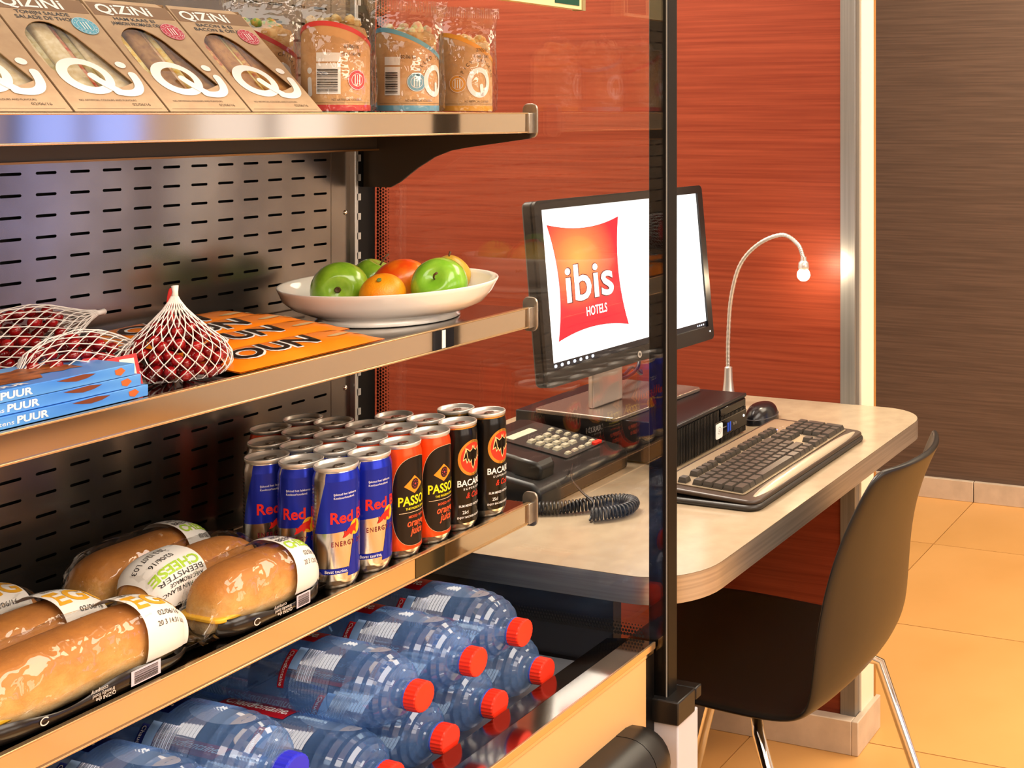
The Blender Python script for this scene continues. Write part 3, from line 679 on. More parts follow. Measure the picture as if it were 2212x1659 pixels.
def can_energy():
    t = can_base('energy_drink_can', CANAL)
    BL = M('can_blue', '#1c2fb4', 0.25, 0.55)
    ob('blue_panel', join(neckg(-0.0300, 0.0330, 0.00025), wrapg(tess([(-0.0445, 0.0615), (0.0330, 0.0660), (0.0330, 0.1185), (-0.0300, 0.1185)]), D1), wrapg(tess([(-0.0060, 0.0135), (0.0370, 0.0135), (0.0370, 0.0640), (0.0020, 0.0632)]), D1),
        wrapg(tess([(-0.0480, 0.0175), (-0.0055, 0.0175), (-0.0050, 0.0235), (-0.0480, 0.0235)]), D1)), BL, t, smooth=True)
    ob('lettering', wrapg(text('Red Bull', 0.0120, 0.0530, 0.025, x=0.0020, y=0.0730), D2), M('can_red', '#e2231a', 0.35), t)
    ob('small_lettering', join(wrapg(text('ENERGY DRINK', 0.0052, 0.0500, 0.004, x=0.0015, y=0.0475, space=1.3), D2)), M('can_maroon', '#7a1020', 0.4), t)
    ob('fine_print', join(wrapg(text('IJskoud het lekkerst', 0.0024, 0.0260, x=-0.0080, y=0.1035), D2), wrapg(text('Koolzuurhoudend.', 0.0024, 0.0230, x=-0.0095, y=0.0995), D2), wrapg(text('Bevat taurine,', 0.0036, 0.024, x=-0.0185, y=0.0188), D2)), WHITE, t)
    ob('side_print', join(*[wrapg(text(q, 0.0022, 0.012, x=-0.0480, y=0.112 - 0.0042 * k), D1) for k, q in enumerate(('Energiedrank', 'met taurine', 'water sucrose', 'glucose acid', 'citroenzuur', 'cafeine 0,03', 'aroma suiker', 'vitamines B6', 'niacine B12', 'koel bewaren', 'serveer koud', 'min. houdbaar'))]), M('can_sideprint', '#6a3a30', 0.5), t)
    ob('sun_disc', wrapg(tess(ell(0.0035, 0.0655, 0.0070, 0.0085, 24)), D2), M('can_yellow', '#f3b41c', 0.35), t)
    bull = [(-0.0120, 0.0560), (-0.0100, 0.0600), (-0.0105, 0.0640), (-0.0085, 0.0625), (-0.0060, 0.0655), (-0.0020, 0.0685), (0.0030, 0.0700), (0.0050, 0.0735), (0.0055, 0.0680), (0.0040, 0.0640), (0.0050, 0.0580), (0.0025, 0.0610), (0.0000, 0.0615), (-0.0020, 0.0575), (-0.0035, 0.0600), (-0.0060, 0.0585), (-0.0085, 0.0570)]
    ob('emblem', wrapg(tess(bull), D3), M('can_red', '#e2231a', 0.35), t)
    return t
def can_passion():
    t = can_base('passion_drink_can', M('can_orange', '#ec4a12', 0.28, 0.35))
    se = []
    for i in range(48):
        a = 2 * PI * i / 48; c, s_ = math.cos(a), math.sin(a)
        se.append((0.0290 * math.copysign(abs(c) ** 0.72, c), 0.0660 + 0.0520 * math.copysign(abs(s_) ** 0.72, s_)))
    ob('black_panel', wrapg(tess(se), D1), M('can_black', '#1c1613', 0.28, 0.3), t, smooth=True)
    ob('panel_outline', wrapg(stroke(se, 0.0007, True), D1 - 0.0001), M('can_cream', '#e8c9a0', 0.4), t)
    ob('diamond', wrapg(tess([(-0.0160, 0.0845), (-0.0030, 0.0750), (0.0100, 0.0845), (-0.0030, 0.0960)]), D2), M('can_amber', '#ef8f1e', 0.35), t)
    ob('flower', wrapg(tess(ell(-0.0022, 0.0860, 0.0052, 0.0064, 24)), D3), M('can_plum', '#2a0d12', 0.35), t)
    ob('flower_dots', wrapg(join(*[tess(ell(-0.0022 + 0.0033 * math.cos(a), 0.0860 + 0.0042 * math.sin(a), 0.0006, 0.0006, 6)) for a in [2 * PI * k / 9 for k in range(9)]], tess(ell(-0.0022, 0.086, 0.0012, 0.0012, 8))), D3 + 0.0002), M('can_pink', '#c2384a', 0.4), t)
    ob('lettering', join(wrapg(text('PASSOÃ', 0.0105, 0.0440, 0.022, x=-0.0005, y=0.0620), D2), wrapg(text('THE PASSION DRINK', 0.0026, 0.030, 0.01, x=0.0010, y=0.0565), D2)), M('can_lemon', '#f2e21c', 0.35), t)
    ob('rule', wrapg(tess([(-0.0215, 0.0530), (0.0225, 0.0530), (0.0225, 0.0536), (-0.0215, 0.0536)]), D2), M('can_cream', '#e8c9a0', 0.4), t)
    ob('small_lettering', join(wrapg(text('MIXED WITH', 0.0030, 0.0240, 0.01, x=0.0015, y=0.0465, space=1.1), D2), wrapg(text('orange', 0.0085, 0.0260, 0.02, 0.25, x=0.0010, y=0.0368), D2), wrapg(text('juice', 0.0085, 0.0190, 0.02, 0.25, x=0.0010, y=0.0275), D2)), M('can_coral', '#f0582a', 0.4), t)
    return t
def can_rum():
    t = can_base('rum_cola_can', M('can_black_metal', '#0f0c0b', 0.2, 0.3))
    ob('gold_band', lathe([(0.0225, 0.1270), (0.0232, 0.1275), (0.0232, 0.1292)], 40, False, False), M('can_gold', '#d8a24a', 0.25, 0.8), t, smooth=True)
    c = (0.0, 0.0900)
    ob('gold_ring', wrapg(tess(ell(c[0], c[1], 0.0205, 0.0225, 40), ell(c[0], c[1], 0.0170, 0.0190, 40)[::-1]), D1), M('can_gold', '#d8a24a', 0.25, 0.8), t, smooth=True)
    ob('red_disc', wrapg(tess(ell(c[0], c[1], 0.0171, 0.0191, 40)), D1), M('can_scarlet', '#d8331c', 0.35), t, smooth=True)
    half = [(0.0, 0.1040), (0.0018, 0.1075), (0.0022, 0.1025), (0.0060, 0.1000), (0.0110, 0.1045), (0.0150, 0.0960), (0.0165, 0.0880), (0.0125, 0.0905), (0.0110, 0.0840), (0.0080, 0.0885), (0.0060, 0.0835), (0.0035, 0.0870), (0.0025, 0.0790), (0.0, 0.0740)]
    half = [(x * 0.86, 0.0900 + (y - 0.0900) * 0.86) for x, y in half]
    bat = half + [(-x, y) for x, y in half[::-1]][1:-1]
    ob('emblem_outline', wrapg(join(stroke(bat, 0.0009, True), stroke([(-0.0110, 0.1040), (-0.0130, 0.0925)], 0.0007), stroke([(-0.0105, 0.1030), (-0.0080, 0.0890)], 0.0007), stroke([(0.0105, 0.1030), (0.0080, 0.0890)], 0.0007)), D3), M('can_palegold', '#f0d090', 0.4), t)
    ob('emblem', wrapg(tess(bat), D2), M('can_black_metal', '#0f0c0b', 0.2, 0.3), t)
    ob('lettering', join(wrapg(text('BACARDI', 0.0078, 0.0420, 0.018, x=0.0, y=0.0560), D1), wrapg(text('SUPERIOR', 0.0026, 0.0270, 0.006, x=0.0, y=0.0510, space=1.4), D1), wrapg(text('RUM MIXED WITH COLA', 0.0029, 0.0380, 0.008, x=0.0, y=0.0300), D1), wrapg(text('25cl', 0.0040, 0.0075, 0.008, x=-0.0110, y=0.0215), D1), wrapg(text('ENJOY BACARDI RESPONSIBLY', 0.0024, 0.0420, 0.006, x=0.0, y=0.0160), D1)), WHITE, t)
    ob('red_lettering', wrapg(text('& Cola', 0.0070, 0.0220, 0.012, 0.3, x=0.0010, y=0.0405), D1), M('can_scarlet', '#d8331c', 0.35), t)
    return t
kinds = {0: ('energy', can_energy, 'blue and silver energy drink can'), 2: ('passion', can_passion, 'orange passion drink can with black panel'), 4: ('rum', can_rum, 'black rum and cola can with round emblem')}
protos = {}
colx = [1.1025, 1.1535, 1.2040, 1.2555, 1.3065, 1.3640]; cnt = [3, 4, 5, 5, 3, 2]
colname = ['column touching the bread', 'second column from the bread', 'third column from the bread', 'fourth column from the bread', 'column next to last', 'last column at the glass']
rowname = ['at the front rail', 'second back from the rail', 'third back from the rail', 'fourth back from the rail', 'fifth back from the rail']
for i in range(6):
    nm, fn, desc = kinds[i // 2 * 2]
    for j in range(cnt[i]):
        if nm not in protos: protos[nm] = t = fn()
        else: t = dup(protos[nm])
        short = {'energy': 'blue and silver can', 'passion': 'orange can with black panel', 'rum': 'black can with round emblem'}[nm]
        t['label'] = '%s, %s, %s' % (short, colname[i], rowname[j]); t['group'] = 'drink cans on the lowest shelf'
        t.location = (colx[i] - 0.001 * j + random.uniform(-0.0006, 0.0006), 1.0555 + 0.0492 * j, SH[2]); t.rotation_euler = (0, 0, math.radians(random.uniform(-4, 4) if j == 0 else random.uniform(-40, 40)))

# ------------------------------------------------------------------ water bottles on the deck
BR = 0.0425
PET = MCLEAR('bottle_pet', (0.72, 0.84, 0.97, 1), 0.05, 0.08, 0.6, diffuse=(0.20, 0.37, 0.74, 1), dmix=0.20)
def bottle_body():
    prof = [(0.018, 0.004), (0.034, 0.0), (0.040, 0.005), (BR, 0.014)]
    z = 0.018
    while z < 0.205:
        if not 0.095 < z < 0.150: prof += [(BR, z), (BR - 0.0019, z + 0.0022)]
        else: prof += [(BR - 0.0003, z)]
        z += 0.0044
    for k in range(15):
        t = k / 14; r = 0.0155 + (BR - 0.0155) * math.cos(t * PI / 2) ** 0.85
        zz = 0.208 + 0.066 * math.sin(t * PI / 2) ** 0.95
        prof.append((r - (0.0016 if k % 2 else 0), zz))
    prof += [(0.0145, 0.276), (0.0145, 0.280), (0.0165, 0.2815), (0.0165, 0.2835), (0.0135, 0.285), (0.0135, 0.296)]
    return lathe(prof, 40)
def bottle_cap():
    n = 48; rings = []
    for z, k in ((0.2850, 1.0), (0.2985, 0.985), (0.3000, 0.95), (0.3005, 0.86)):
        rings.append([((0.0158 + (0.0005 if q % 2 else 0)) * k * math.cos(2 * PI * q / n), (0.0158 + (0.0005 if q % 2 else 0)) * k * math.sin(2 * PI * q / n), z) for q in range(n)])
    return loft(rings)
bb_me = mesh(*bottle_body()); bb_me.shade_smooth(); bb_me.set_sharp_from_angle(angle=math.radians(22)); bc_me = mesh(*bottle_cap())
def make_bottle(red):
    c = 'red' if red else 'blue'
    t = thing('water_bottle', 'x', 'bottle')
    ob('body', bb_me.copy(), PET, t); ob('cap', bc_me.copy(), M('cap_red', '#e8321a', 0.35) if red else M('cap_blue', '#2a2fd0', 0.35), t)
    ob('cap_ring', lathe([(0.0160, 0.2820), (0.0163, 0.2830), (0.0163, 0.2845), (0.0160, 0.2850)], 32, False, False), M('ring_blue', '#3b4fae', 0.3), t)
    lab = M('label_red', '#b01422', 0.35) if red else M('label_navy', '#16246e', 0.35)
    cl = lambda g, R=BR + 0.0006, a=0.0: place(subx(g, 0.004), lambda x, y: (R * math.cos(a + x / R), R * math.sin(a + x / R), y))
    # local z is the bottle axis; the long label lies along the top, the short one runs down the near side
    ax = lambda g, d, a0=PI / 2: place(g, lambda x, y: ((BR + d) * math.cos(a0 - y / BR), (BR + d) * math.sin(a0 - y / BR), x))
    dn = lambda g, d, a0: place(subx(g, 0.004), lambda x, y: ((BR + d) * math.cos(a0 + x / BR), (BR + d) * math.sin(a0 + x / BR), y))
    strip = [(x, y) for x in (0.052, 0.146) for y in (0, 1)]
    n_ = 8; V = []; Fc = []
    for k in range(n_ + 1):
        y = -0.013 + 0.026 * k / n_; V += [ax(([(0.062, y)], []), 0.0007)[0][0], ax(([(0.159 - 0.10 * abs(y), y)], []), 0.0007)[0][0]]
    Fc = [(2 * k, 2 * k + 1, 2 * k + 3, 2 * k + 2) for k in range(n_)]
    lb = ob('label_band', (V, Fc), lab, t, smooth=True)
    sub('label_lettering', ax(text('Chaudfontaine.', 0.0125, 0.088, 0.012, x=0.110, y=-0.005), 0.0011), WHITE, lb)
    ob('air_pocket', ax(tess([(x, y) for x, y in ell(0.208, 0.004, 0.040, 0.015, 28)]), -0.0024), MCLEAR('air_pocket', (0.9, 0.92, 0.95, 1), 0.1, 0.12, 0.3, diffuse=(0.62, 0.62, 0.70, 1), dmix=0.42), t)
    a1 = PI / 2 + 0.62
    sd = ob('side_label', dn(tess([(0, 0.139), (0.040, 0.139), (0.040, 0.148), (0, 0.148)]), 0.0007, a1), lab, t, smooth=True)
    sub('side_lettering', dn(text('Chaudfontaine', 0.0046, 0.036, 0.005, x=0.020, y=0.1415), 0.0011, a1), WHITE, sd)
    ob('info_panel', dn(tess([(-0.004, 0.1485), (0.020, 0.1485), (0.020, 0.160), (-0.004, 0.160)]), 0.0007, a1), M('label_paleblue', '#8db4ea', 0.4), t, smooth=True)
    ob('barcode', dn(barcode(-0.004, 0.030, 0.162, 0.184, 15, False), 0.0007, a1), M('label_barwhite', '#c9d2ea', 0.4), t, smooth=True)
    return t
BY = 0.928; LZ = 0.6715; UZ = 0.7375
pb_red, pb_blue = make_bottle(True), make_bottle(False)
bl = [(1.3160, LZ, 1), (1.2235, LZ, 1), (1.1370, LZ, 1), (1.0500, LZ, 1), (0.9630, LZ, 1), (0.876, LZ, 0), (0.7895, LZ, 0),
      (1.2705, UZ, 1), (1.1850, UZ, 1), (1.0950, UZ, 1), (0.9200, UZ + 0.006, 0), (0.8330, UZ + 0.006, 0)]
names = ['red-capped water bottle, lower layer, nearest the black post', 'red-capped water bottle, lower layer, second from the black post', 'red-capped water bottle, lower layer, third from the black post', 'red-capped water bottle, lower layer, fourth from the black post', 'red-capped water bottle, lower layer, fifth from the black post',
         'blue-capped water bottle, lower layer, between the two upper blue-capped bottles', 'blue-capped water bottle, lower layer, farthest from the black post',
         'red-capped water bottle, upper layer, nearest the black post', 'red-capped water bottle, middle of the three in the upper layer', 'red-capped water bottle, upper layer, beside the gap to blue-capped bottles', 'blue-capped water bottle, upper layer, with its cap in view', 'blue-capped water bottle, upper layer, at the bottom left corner of the photo']
used = {0: False, 1: False}
for (x, z, red), lab in zip(bl, names):
    p = pb_red if red else pb_blue
    t = p if not used[red] else dup(p); used[red] = True
    t['label'] = lab; t['group'] = 'water bottles lying on the fridge deck'
    t.location = (x, BY + 0.300, z); t.rotation_mode = 'XYZ'
    t.rotation_euler = (PI / 2, random.uniform(-0.15, 0.15), 0)

# ------------------------------------------------------------------ sandwich wedges on the top shelf
KRAFT = MN('kraft_card', '#c2a37f', '#b89876', (60, 60, 60), 0.65)
KRAFTD = M('kraft_dark', '#8a6847', 0.6)
FILM = MCLEAR('clear_film', (0.985, 0.985, 0.985, 1), 0.05, 0.10, 0.5, crinkle=1.0, cscale=40)
def bread_mat(name, a, b): return MN(name, a, b, (160, 160, 160), 0.7, lo=0.35, hi=0.6)
SA = [(bread_mat('bread_white', '#e6d7b4', '#d6c08e'), bread_mat('tuna_fill', '#cfc7a0', '#b9a86a'), bread_mat('tomato_fill', '#d4442a', '#e0a880')),
      (bread_mat('bread_grain', '#8a5a2a', '#a87a40'), bread_mat('egg_fill', '#f0c648', '#f2e2a0'), bread_mat('ham_fill', '#d8a070', '#e6c8a0')),
      (bread_mat('bread_toast', '#a8703a', '#c08848'), bread_mat('bacon_fill', '#c86848', '#e8c070'), bread_mat('egg_fill', '#f0c648', '#f2e2a0'))]
PW, PL = 0.0935, 0.164
EYV = Vector((0, 0.120, 0.1115)).normalized(); NRM = Vector((0, -EYV.z, EYV.y))
def on_face(d): return lambda x, y: Vector((x, 0, 0)) + EYV * y + NRM * d
def big_qi(sc=1.0):
    q = tess(ell(0.036, 0.047, 0.0255, 0.0245, 40), ell(0.037, 0.0475, 0.0165, 0.0155, 40)[::-1])
    tail = stroke(qc((0.042, 0.047), (0.046, 0.038), (0.058, 0.026), 8) + [(0.058, 0.026)], 0.0085)
    hook = stroke(qc((0.056, 0.0255), (0.085, 0.018), (0.0845, 0.050), 12) + [(0.0845, 0.050)], 0.0085)
    dt = tess(ell(0.0800, 0.0640, 0.0052, 0.0046, 16))
    return q, tail, join(hook, dt)
def sandwich(x, txt1, txt2, seal, fill, label, idx):
    t = thing('sandwich_pack', label, 'sandwich', (x, 1.044, SH[0] + 0.0022), 0, 'sandwich wedges on the top shelf')
    win = qc((0.008, 0.060), (0.004, 0.085), (0.010, 0.105), 6) + qc((0.010, 0.105), (0.024, 0.128), (0.042, 0.122), 8) + qc((0.042, 0.122), (0.056, 0.112), (0.060, 0.098), 6) + qc((0.060, 0.098), (0.070, 0.070), (0.080, 0.040), 6) + qc((0.080, 0.040), (0.040, 0.020), (0.018, 0.034), 6) + [(0.018, 0.034)]
    fp = tess([(0.0005, 0.0), (PW - 0.0005, 0), (PW - 0.0005, PL - 0.010), (PW - 0.010, PL), (0.0005, PL)], win[::-1])
    ob('front_card', place(fp, on_face(0.0)), KRAFT, t, solid=-0.0008)
    a, c = EYV * PL, EYV * 0.0
    b0 = Vector((0, EYV.y * PL + 0.030, 0))
    V = []
    for xx in (0.001, PW - 0.001):
        V += [Vector((xx, 0.001, 0)), Vector((xx, 0, 0)) + a, Vector((xx, 0, 0)) + b0]
    ob('wedge_sides', (V, [(0, 2, 1), (3, 4, 5), (1, 2, 5, 4), (0, 3, 5, 2)]), KRAFT, t)
    mats = SA[fill]; n = 0
    for k, (w0, w1, mi, dep) in enumerate(((0.000, 0.017, 0, 0.006), (0.017, 0.026, 1, 0.009), (0.026, 0.046, 0, 0.006), (0.046, 0.053, 2, 0.009), (0.053, 0.060, 1, 0.008), (0.060, 0.0925, 0, 0.0065))):
        g = xf(box(w0 + 0.001, w1 + 0.0005, 0.010, 0.130, -0.030, -dep), Matrix((( 1, 0, 0, 0), (0, EYV.y, NRM.y, 0), (0, EYV.z, NRM.z, 0), (0, 0, 0, 1))))
        ob('filling' if mi else 'bread_slice', g, mats[mi], t, bevel=0.0025)
    ob('window_film', place(tess(win), on_face(-0.0012)), MCLEAR('window_film', (0.99, 0.99, 0.99, 1), 0.12, 0.01, 0.5), t)
    ob('title_band', place(tess([(0.002, 0.139), (PW - 0.002, 0.139), (PW - 0.002, 0.1585), (0.002, 0.1585)]), on_face(0.0006)), KRAFTD, t)
    ob('title', place(text('QiZiNi', 0.0135, 0.060, 0.020, x=0.038, y=0.1425), on_face(0.0009)), WHITE, t)
    ob('variety', place(join(text(txt1, 0.0048, 0.045 if len(txt1) < 13 else 0.052, 0.012, x=0.042, y=0.1325), text(txt2, 0.0048, 0.058, 0.012, x=0.042, y=0.1255)), on_face(0.0007)), BLACK, t)
    q1, q2, q3 = big_qi()
    ob('logo', join(place(q1, on_face(0.0010)), place(q2, on_face(0.0014)), place(q3, on_face(0.0012))), WHITE, t)
    sm = M('seal_teal', '#58abc4', 0.5) if seal else M('seal_red', '#c3213c', 0.5)
    sl = ob('seal', place(tess(ell(0.076, 0.1195, 0.0125, 0.0125, 32)), on_face(0.0011)), sm, t)
    cx_, cy_ = 0.076, 0.1195
    sub('seal_print', place(join(stroke(ell(cx_, cy_, 0.0078, 0.0078, 28), 0.0003, True), stroke(ell(cx_, cy_, 0.0118, 0.0118, 28), 0.0003, True), stroke([(cx_ - 0.003, cy_ - 0.005), (cx_ - 0.003, cy_ + 0.005)], 0.0010), stroke([(cx_, cy_ - 0.005), (cx_, cy_ + 0.005)], 0.0010), stroke([(cx_ + 0.003, cy_ - 0.005), (cx_ + 0.003, cy_ + 0.005)], 0.0012),
        *[([(cx_ + (0.0098 + yy) * math.cos(a_) + xx * math.sin(a_), cy_ + (0.0098 + yy) * math.sin(a_) - xx * math.cos(a_)) for xx, yy in text(chr_, 0.0017, y=-0.0008)[0]], text(chr_, 0.0017, y=-0.0008)[1]) for chr_, a_ in [(c_, math.radians(160 - 28 * k_)) for k_, c_ in enumerate('HANDMADE')] + [(c_, math.radians(200 + 22 * k_)) for k_, c_ in enumerate('SNDWICH')]]), on_face(0.0014)), WHITE, sl)
    ob('fine_print', place(join(text('NO ARTIFICIAL COLOURS AND FLAVOURS', 0.0024, 0.056, x=0.040, y=0.0135), text('02/06/16', 0.0035, 0.018, x=0.070, y=0.0075), stroke([(0.004, 0.0035), (0.088, 0.0035)], 0.0003)), on_face(0.0007)), M('print_brown', '#5b4632', 0.6), t)
    return t
sandwich(0.6925, 'TONIJN SALADE', 'SALADE DE THON', True, 0, 'kraft sandwich wedge cut off by the left edge of the photo', 0)
sandwich(0.7875, 'TONIJN SALADE', 'SALADE DE THON', True, 0, 'kraft sandwich wedge with a pale blue round seal', 1)
sandwich(0.8825, 'HAM KAAS EI', 'JAMBON FROMAGE OEUF', False, 1, 'kraft sandwich wedge with red seal, between two other wedges', 2)
sandwich(0.9775, 'BACON & EI', 'BACON & OEUF', False, 2, 'kraft sandwich wedge with red seal, leaning beside the wrap bags', 3)

# ------------------------------------------------------------------ wraps in clear bags
TORT = MN('tortilla', '#d9b077', '#c08a4a', (90, 90, 90), 0.6, lo=0.4, hi=0.6)
def wrap(x, y, R, col, fillc, label, rot, kind, Hh=0.112, rz=0.0):
    t = thing('wrap_bag', label, 'wrap', (x, y, SH[0]), rz, 'wraps in clear bags on the top shelf')
    cm = M('wrap_%s' % kind, col, 0.45)
    ob('wrap_roll', join(mv(lathe([(R * 0.93, 0.003), (R * 0.93, Hh * 0.80), (R * 0.85, Hh * 0.87), (R * 0.4, Hh * 0.92), (0.0005, Hh * 0.90)], 28), (0, 0, 0))), TORT, t, smooth=True)
    fm = bread_mat('wrap_fill_' + kind, *fillc)
    rn = random.Random(int(R * 1e5) + len(label))
    for k in range(16):
        a = 2 * PI * k / 16 + rn.random(); r = R * 0.66 * rn.random() + R * 0.12
        g = lathe([(0.0005, -0.006), (0.0045, -0.004), (0.0070, 0), (0.004, 0.0045), (0.0005, 0.0055)], 8)
        ob('filling', xf(g, Matrix.Translation((r * math.cos(a), r * math.sin(a), Hh * (0.86 + 0.09 * rn.random()))) @ Matrix.Rotation(rn.random() * 3, 4, 'X')), fm, t, smooth=True)
    # sleeve: wave-cut top
    def top(s): return 0.085 + 0.018 * math.cos((s / R) - math.radians(rot))
    n = 64; lo_, hi_, wv, wv2 = [], [], [], []
    for k in range(n + 1):
        s_ = -PI * R + 2 * PI * R * k / n
        lo_.append((s_, 0.0035)); hi_.append((s_, top(s_)))
    rr = R + 0.0006
    cm_ = cylmap(rr, -135, 0)
    V = [cm_(*p) for p in lo_] + [cm_(*p) for p in hi_]
    ob('sleeve', (V, [(k, k + 1, n + 2 + k, n + 1 + k) for k in range(n)]), MN('kraft_wrap', '#d8a873', '#cd9c68', (50, 50, 50), 0.6), t, smooth=True)
    cm2 = cylmap(rr + 0.0004, -135, 0)
    V = [cm2(p[0], p[1] - 0.0052) for p in hi_] + [cm2(p[0], p[1] + 0.0003) for p in hi_]
    ob('wave_line', (V, [(k, k + 1, n + 2 + k, n + 1 + k) for k in range(n)]), cm, t, smooth=True)
    V = [cm2(p[0], 0.0034) for p in lo_] + [cm2(p[0], 0.0100) for p in lo_]
    ob('foot_band', (V, [(k, k + 1, n + 2 + k, n + 1 + k) for k in range(n)]), cm, t, smooth=True)
    D = rr + 0.0005
    wg = lambda g, d=0: place(subx(g, 0.004), cylmap(D + d, -135, 0))
    seal_x = {'red': 0.023, 'blue': 0.008, 'amber': -0.014, 'rose': 0.0}[kind]
    sl = ob('seal', wg(tess(ell(seal_x, 0.038, 0.0115, 0.0115, 28))), cm, t)
    sub('seal_print', wg(join(stroke(ell(seal_x, 0.038, 0.0070, 0.0070, 24), 0.0006, True), stroke(ell(seal_x, 0.038, 0.0108, 0.0108, 24), 0.0005, True), stroke([(seal_x - 0.003, 0.033), (seal_x - 0.003, 0.043)], 0.0014), stroke([(seal_x, 0.033), (seal_x, 0.043)], 0.0010), stroke([(seal_x + 0.003, 0.033), (seal_x + 0.003, 0.043)], 0.0014)), 0.0004), WHITE, sl)
    if kind in ('red', 'blue'):
        bx0, bx1 = (-0.022, 0.004) if kind == 'red' else (-0.031, -0.011)
        bl_ = ob('barcode_label', wg(tess([(bx0, 0.022), (bx1, 0.022), (bx1, 0.056), (bx0, 0.056)])), WHITE, t)
        sub('barcode_bars', wg(barcode(bx0 + 0.001, bx1 - 0.003, 0.024, 0.050, 20, False), 0.0004), BLACK, bl_)
        ob('paper_label', wg(tess([(bx0, 0.058), (bx1, 0.058), (bx1, 0.068), (bx0, 0.068)])), WHITE, t)
    qx = {'red': -0.031, 'blue': 0.033, 'amber': 0.014, 'rose': 0.02}[kind]
    if kind == 'red':
        ob('logo', wg(join(tess(ell(qx, 0.048, 0.0035, 0.0035, 16)), stroke([(qx, 0.038), (qx + 0.001, 0.022)], 0.0058))), WHITE, t)
    else:
        ob('logo', wg(join(tess(ell(qx, 0.040, 0.0165, 0.0195, 36), ell(qx, 0.040, 0.0105, 0.0130, 36)[::-1]), stroke([(qx + 0.003, 0.036), (qx + 0.004, 0.024)], 0.005)), 0.0003), WHITE, t)
        s_ = 'PULLED SALMON' if kind == 'blue' else 'SPICY CHICKEN'
        ob('variety', wg(join(*[([(qx + (0.0225 + yy) * math.cos(a_) + xx * math.sin(a_), 0.040 + (0.0265 + yy) * math.sin(a_) - xx * math.cos(a_)) for xx, yy in text(c_, 0.0042)[0]], text(c_, 0.0042)[1]) for c_, a_ in [(c_, math.radians(165 - 12.0 * k_)) for k_, c_ in enumerate(s_) if c_ != ' ']]), 0.0003), BLACK, t)
    dt = {'red': (0.016, 0.073, '02/06/16', '20 2 11:45 L08'), 'blue': (-0.002, 0.066, '02/06/16', ''), 'amber': (0.018, 0.080, '27/05/16', 'L 18 10:47'), 'rose': (0, 0.07, '02/06/16', '')}[kind]
    ob('date_print', wg(join(text(dt[2], 0.0042, 0.017, x=dt[0], y=dt[1]), *([text(dt[3], 0.0036, 0.022, x=dt[0], y=dt[1] - 0.008)] if dt[3] else [])), 0.0006), BLACK, t)
    ob('fine_print', wg(join(text('NO ARTIFICIAL COLOURS', 0.0026, 0.034, x=0.012, y=0.0145), stroke([(-0.04, 0.0125), (0.045, 0.0125)], 0.0003))), M('print_brown', '#5b4632', 0.6), t)
    # clear bag with crimped top
    rings = []; nb = 40
    for k, (f, z) in enumerate(((1.08, 0.0008), (1.16, 0.006), (1.17, 0.030), (1.15, 0.070), (1.18, 0.095), (1.20, 0.112), (1.24, 0.124), (1.30, 0.134), (1.33, 0.1385))):
        fl = max(0.0, min(1.0, (z - 0.085) / 0.040)); ring = []
        for q in range(nb):
            a = 2 * PI * q / nb
            wob = 1 + 0.05 * math.sin(5 * a + k * 1.3) + 0.03 * math.sin(9 * a + k)
            ring.append((R * f * math.cos(a) * (1 + (wob - 1) * (1 - fl)), R * f * math.sin(a) * wob * (1 - 0.97 * fl), z + 0.0015 * fl * math.sin(q * 2.5)))
        rings.append(ring)
    bag = ob('clear_bag', loft(rings, True, False, False), FILM, t, smooth=True, rot=(0, 0, math.radians(-40)))
    cr = [stroke([(-R * 1.3 + k * R * 2.6 / 30, 0.1255), (-R * 1.3 + k * R * 2.6 / 30, 0.138)], 0.0006) for k in range(31)]
    ob('crimp', place(join(*cr), lambda x_, z_: (x_ * math.cos(-0.7), x_ * math.sin(-0.7) , z_)), MCLEAR('crimp_film', (0.9, 0.9, 0.9, 1), 0.15, 0.35), t, kind='stuff')
    return t
wrap(1.1240, 1.0765, 0.0355, '#d8413e', ('#cfa25a', '#e0c890'), 'wrap in a clear bag with red wave line and barcode', -25, 'red')
wrap(1.2400, 1.0765, 0.0355, '#6fa9bf', ('#dfe6b0', '#e8b090'), 'wrap in a clear bag with pale blue wave line', -60, 'blue')
wrap(1.3480, 1.0765, 0.0325, '#e9a13a', ('#e8a040', '#e0c080'), 'wrap in a clear bag with amber band beside the glass', -60, 'amber', 0.104)
wrap(1.1250, 1.1850, 0.0345, '#c23a3a', ('#e0a050', '#6f9a3a'), 'wrap in a clear bag standing behind the sandwich wedges', -70, 'rose')

